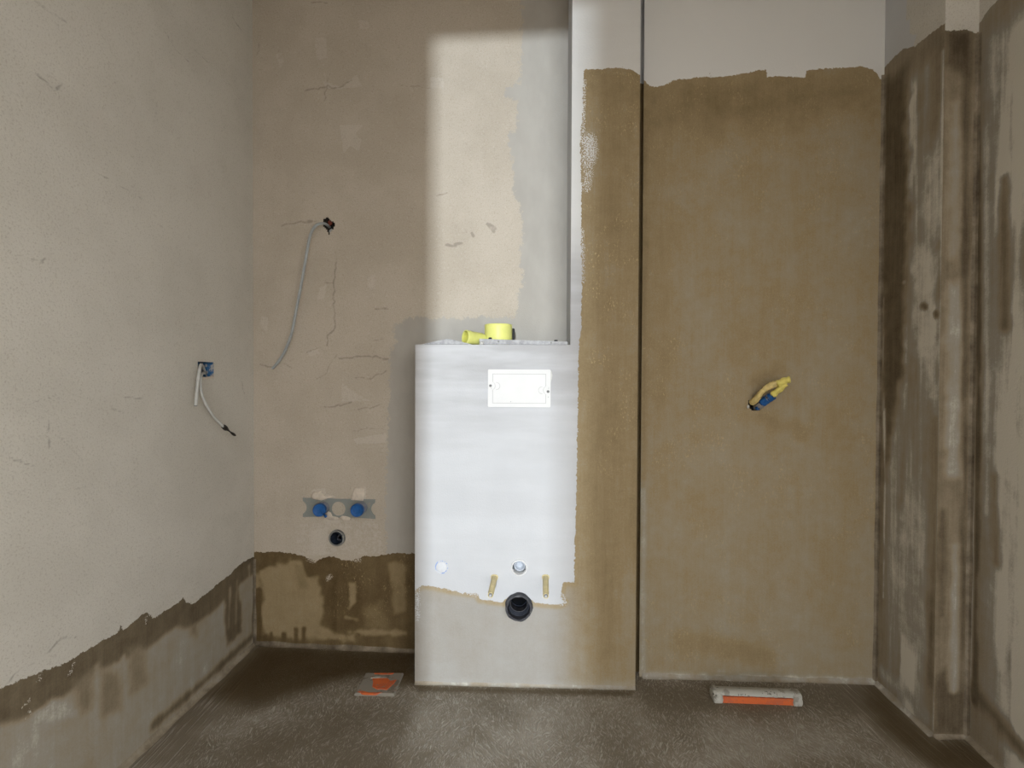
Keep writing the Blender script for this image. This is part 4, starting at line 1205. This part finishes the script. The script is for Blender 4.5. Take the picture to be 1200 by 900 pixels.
# ------------------------------------------------------------------ shower pipe bundle
o = W_shower.sz(883, 474)
rzs = W_shower.rz
t = thing('shower_outlet', 'blue and yellow wrapped pipe stub sticking out of the shower niche wall', 'pipe stub', W_shower.at(*o), rzs)
M_INS = simple('yellow_insulation', (0.62, 0.50, 0.22), 0.85, var=0.16, scale=70, bump=0.7, bscale=130)
M_INS2 = simple('yellow_tape', (0.66, 0.58, 0.16), 0.7, var=0.15, scale=70, bump=0.5, bscale=130)
M_CONC = simple('grey_conduit', (0.26, 0.25, 0.24), 0.7, var=0.15, scale=60)
SL = lambda px, py, of: W_shower.local(px, py, of, o)
bm = bmesh.new()
q = [SL(px, py, 0) for px, py in ((875.5, 474), (880, 468), (887, 465), (894, 471), (892, 479), (884, 482.5), (877, 480))]
rv = []
for sc_, y in ((1.6, 0.0012), (1.02, 0.0016), (0.96, 0.010), (0.8, 0.05)):
    c = sum(q, Vector()) / len(q)
    rv.append([bm.verts.new((c.x + (v.x - c.x) * sc_, y, c.z + (v.z - c.z) * sc_)) for v in q])
for a_, b_ in zip(rv[:-1], rv[1:]):
    for j in range(len(q)): bm.faces.new([a_[j], a_[(j + 1) % len(q)], b_[(j + 1) % len(q)], b_[j]])
bm.faces.new(rv[-1])
from_bm('wall_recess', bm, M_CAV, t)
bm = bmesh.new(); path = smooth_path([SL(884, 479, -0.03), SL(889, 476.5, 0.008), SL(894, 473, 0.026)], 6)
tube(bm, path, 0.011, 14, True, lambda u: 0.0112 + 0.0006 * math.sin(u * 60)); from_bm('grey_conduit', bm, M_CONC, t, True, 60)
bm = bmesh.new(); path = smooth_path([SL(893, 472.5, 0.022), SL(899, 468, 0.036), SL(906, 463.5, 0.048)], 8)
tube(bm, path, 0.0125, 16, True, lambda u: 0.0138 + 0.0005 * math.sin(u * 20)); bs = from_bm('blue_sleeve', bm, M_BLUE, t, True, 60)
bm = bmesh.new(); pth = [SL(899.5, 467.0, 0.0375), SL(901.8, 465.4, 0.042)]
tube(bm, pth, 0.0146, 16); from_bm('grey_band', bm, M_CONC, bs, True, 50)
bm = bmesh.new(); path = smooth_path([SL(881, 472, 0.002), SL(886, 468, 0.024), SL(892, 460, 0.045), (SL(900, 453.5, 0.058)), SL(909, 449.5, 0.066), SL(917, 447, 0.070)], 8)
tube(bm, path, 0.0095, 14, True, lambda u: 0.0098 + 0.0008 * math.sin(u * 75) + 0.0012 * math.sin(u * 11)); from_bm('insulated_hose', bm, M_INS, t, True, 70)
bm = bmesh.new(); path = smooth_path([SL(910, 450.5, 0.066), SL(916, 448, 0.071), SL(922, 445.5, 0.075), SL(926, 445, 0.078)], 6)
tube(bm, path, 0.0105, 14, True, lambda u: 0.0118 + 0.0016 * math.sin(u * 16) - 0.002 * u * u); from_bm('tape_end', bm, M_INS2, t, True, 70)
bm = bmesh.new(); path = smooth_path([SL(905, 463, 0.050), SL(910, 459, 0.060), SL(916, 454, 0.068), SL(921, 449.5, 0.073)], 6)
tube(bm, path, 0.010, 14, True, lambda u: 0.0105 + 0.0012 * math.sin(u * 14) - 0.002 * u * u); from_bm('tape_wrap', bm, M_INS2, t, True, 70)
bm = bmesh.new(); bmesh.ops.create_icosphere(bm, subdivisions=2, radius=0.0052)
cpos = SL(876.7, 476.5, 0.004)
for v in bm.verts: v.co = Vector((v.co.x * 0.9, v.co.y * 0.7, v.co.z * 1.2)) + cpos
from_bm('plaster_crumb', bm, M_FOAM, t, True)
bm = bmesh.new(); lathe(bm, [(0.0058, 0.0), (0.0058, 0.010), (0.003, 0.010), (0.003, 0.0)], SL(886.5, 478.7, 0.012), (0.2, -1, 0.2), 14)
from_bm('blue_plug', bm, M_BLUE, t, True)

# ------------------------------------------------------------------ taped floor drains
def tape_material(name, base, smear, stain, thr):
    n = NT(name)
    v = n.noise(28, 5, 0.65); v2 = n.noise(55, 4, 0.7, n.mapv(loc=(4, 2, 1)))
    c = n.mix(n.ramp(v, thr, thr + 0.05), base, smear)
    c = n.mix(n.ramp(v2, 0.60, 0.66), c, stain)
    n.bump(v2, 0.5, 0.002)
    return n.finish(c, 0.6)
M_TAPEW = tape_material('dirty_white_tape', (0.42, 0.42, 0.39), (0.26, 0.25, 0.22), (0.08, 0.075, 0.06), 0.56)
M_TAPEL = tape_material('slurry_smeared_tape', (0.26, 0.245, 0.215), (0.17, 0.155, 0.125), (0.34, 0.13, 0.07), 0.56)
M_ORANGE = tape_material('orange_plastic', (0.62, 0.135, 0.035), (0.52, 0.12, 0.045), (0.26, 0.20, 0.15), 0.50)
# square drain
zf = 0.008
quad = [floor_pt(px, py, zf) for px, py in ((428.5, 788), (473, 788), (462, 813.5), (415, 812.5))]
c = sum(quad, Vector()) / 4; c0_ = Vector((c.x, c.y, 0))
t = thing('floor_drain', 'square floor drain taped over, orange plastic showing, beside the boxed-in cistern', 'floor drain', c0_)
q = [v - c0_ for v in quad]
def slab(pts, z0, z1, shrink=0.94):
    bm = bmesh.new()
    cc = sum(pts, Vector()) / len(pts)
    lo = [bm.verts.new((p.x, p.y, z0)) for p in pts]
    mid = [bm.verts.new((p.x, p.y, z1 - 0.004)) for p in pts]
    up_ = [bm.verts.new((cc.x + (p.x - cc.x) * shrink, cc.y + (p.y - cc.y) * shrink, z1)) for p in pts]
    n = len(pts)
    for a_, b_ in ((lo, mid), (mid, up_)):
        for j in range(n): bm.faces.new([a_[j], a_[(j + 1) % n], b_[(j + 1) % n], b_[j]])
    bm.faces.new(up_); bm.faces.new(lo)
    return bm
from_bm('taped_frame', slab(q, 0.0, zf), M_TAPEL, t)
op = [floor_pt(px, py, zf + 0.001) - c0_ for px, py in ((436, 795), (446, 794.5), (454, 794.5), (458, 798), (465, 796.5), (462, 801), (458, 804.5), (453, 808.5), (447, 807.5), (442, 808), (436, 804.5), (437, 799))]
from_bm('orange_plate', slab(op, zf - 0.004, zf + 0.002, 0.96), M_ORANGE, t)
op = [floor_pt(px, py, zf + 0.001) - c0_ for px, py in ((438, 788.8), (450, 788.6), (462, 788.6), (460, 790), (448, 790.2), (439, 789.8))]
from_bm('orange_strip', slab(op, zf - 0.004, zf + 0.0015, 0.96), M_ORANGE, t)
op = [floor_pt(px, py, zf + 0.001) - c0_ for px, py in ((418.5, 810.5), (424, 809.5), (432, 811.5), (448, 811.5), (440, 813), (425, 812.5))]
from_bm('orange_strip', slab(op, zf - 0.004, zf + 0.0015, 0.96), M_ORANGE, t)
tw = [floor_pt(px, py, zf + 0.002) - c0_ for px, py in ((434, 794.5), (440, 792.8), (454, 792.8), (454, 794.2), (438, 794.8))]
from_bm('tape_fold', slab(tw, zf - 0.003, zf + 0.003, 0.9), M_TAPEW, t)
# channel drain
zf = 0.030
fa_, fb_ = floor_pt(836.5, 822.5), floor_pt(940, 826.5)
dd = (fb_ - fa_).normalized(); nn = Vector((-dd.y, dd.x, 0))
t = thing('channel_drain', 'long shower channel drain with white tape top and orange side', 'floor drain', (fa_ + fb_) / 2, math.atan2(dd.y, dd.x))
Lh = (fb_ - fa_).length / 2
bm = bmesh.new()
rows = []
N = 48
for k in range(N + 1):
    x = -Lh + 2 * Lh * k / N
    w = 0.5 + 0.5 * math.sin(k * 1.9) * math.sin(k * 0.7)
    e = 1.0
    rows.append([bm.verts.new((x + ox, y, z * e)) for ox, y, z in ((0, 0.003, 0.018 + 0.002 * w), (0, -0.002, 0.022 + 0.002 * w), (-0.002 * w, 0.002, 0.030 + 0.002 * w), (0, 0.014, 0.033 + 0.001 * w), (0, 0.034, 0.031), (0, 0.040, 0.024), (0, 0.040, 0.0))])
for a_, b_ in zip(rows[:-1], rows[1:]):
    for j in range(6): bm.faces.new([a_[j], a_[j + 1], b_[j + 1], b_[j]])
for r in (rows[0], rows[-1]): bm.faces.new(r)
from_bm('tape_top', bm, M_TAPEW, t, True, 60)
bm = bmesh.new(); box_mesh(bm, -Lh + 0.028, Lh - 0.025, -0.0030, 0.036, 0.0, 0.0195); bevel(bm, 0.002)
from_bm('orange_body', bm, M_ORANGE, t)
for s_ in (-1, 1):
    bm = bmesh.new()
    pts = [(-0.015, 0.0), (0.013, 0.0), (0.016, 0.012), (0.012, 0.026), (-0.004, 0.034), (-0.014, 0.026), (-0.017, 0.012)]
    rv = []
    for y, k in ((-0.006, 0.85), (0.0, 1.0), (0.034, 1.0), (0.040, 0.8)):
        rv.append([bm.verts.new((s_ * (Lh - 0.014) + px * k, y, pz * k)) for px, pz in pts])
    for a_, b_ in zip(rv[:-1], rv[1:]):
        for j in range(len(pts)): bm.faces.new([a_[j], a_[(j + 1) % len(pts)], b_[(j + 1) % len(pts)], b_[j]])
    bm.faces.new(rv[0]); bm.faces.new(rv[-1])
    from_bm('tape_end', bm, M_TAPEW, t, True, 60)
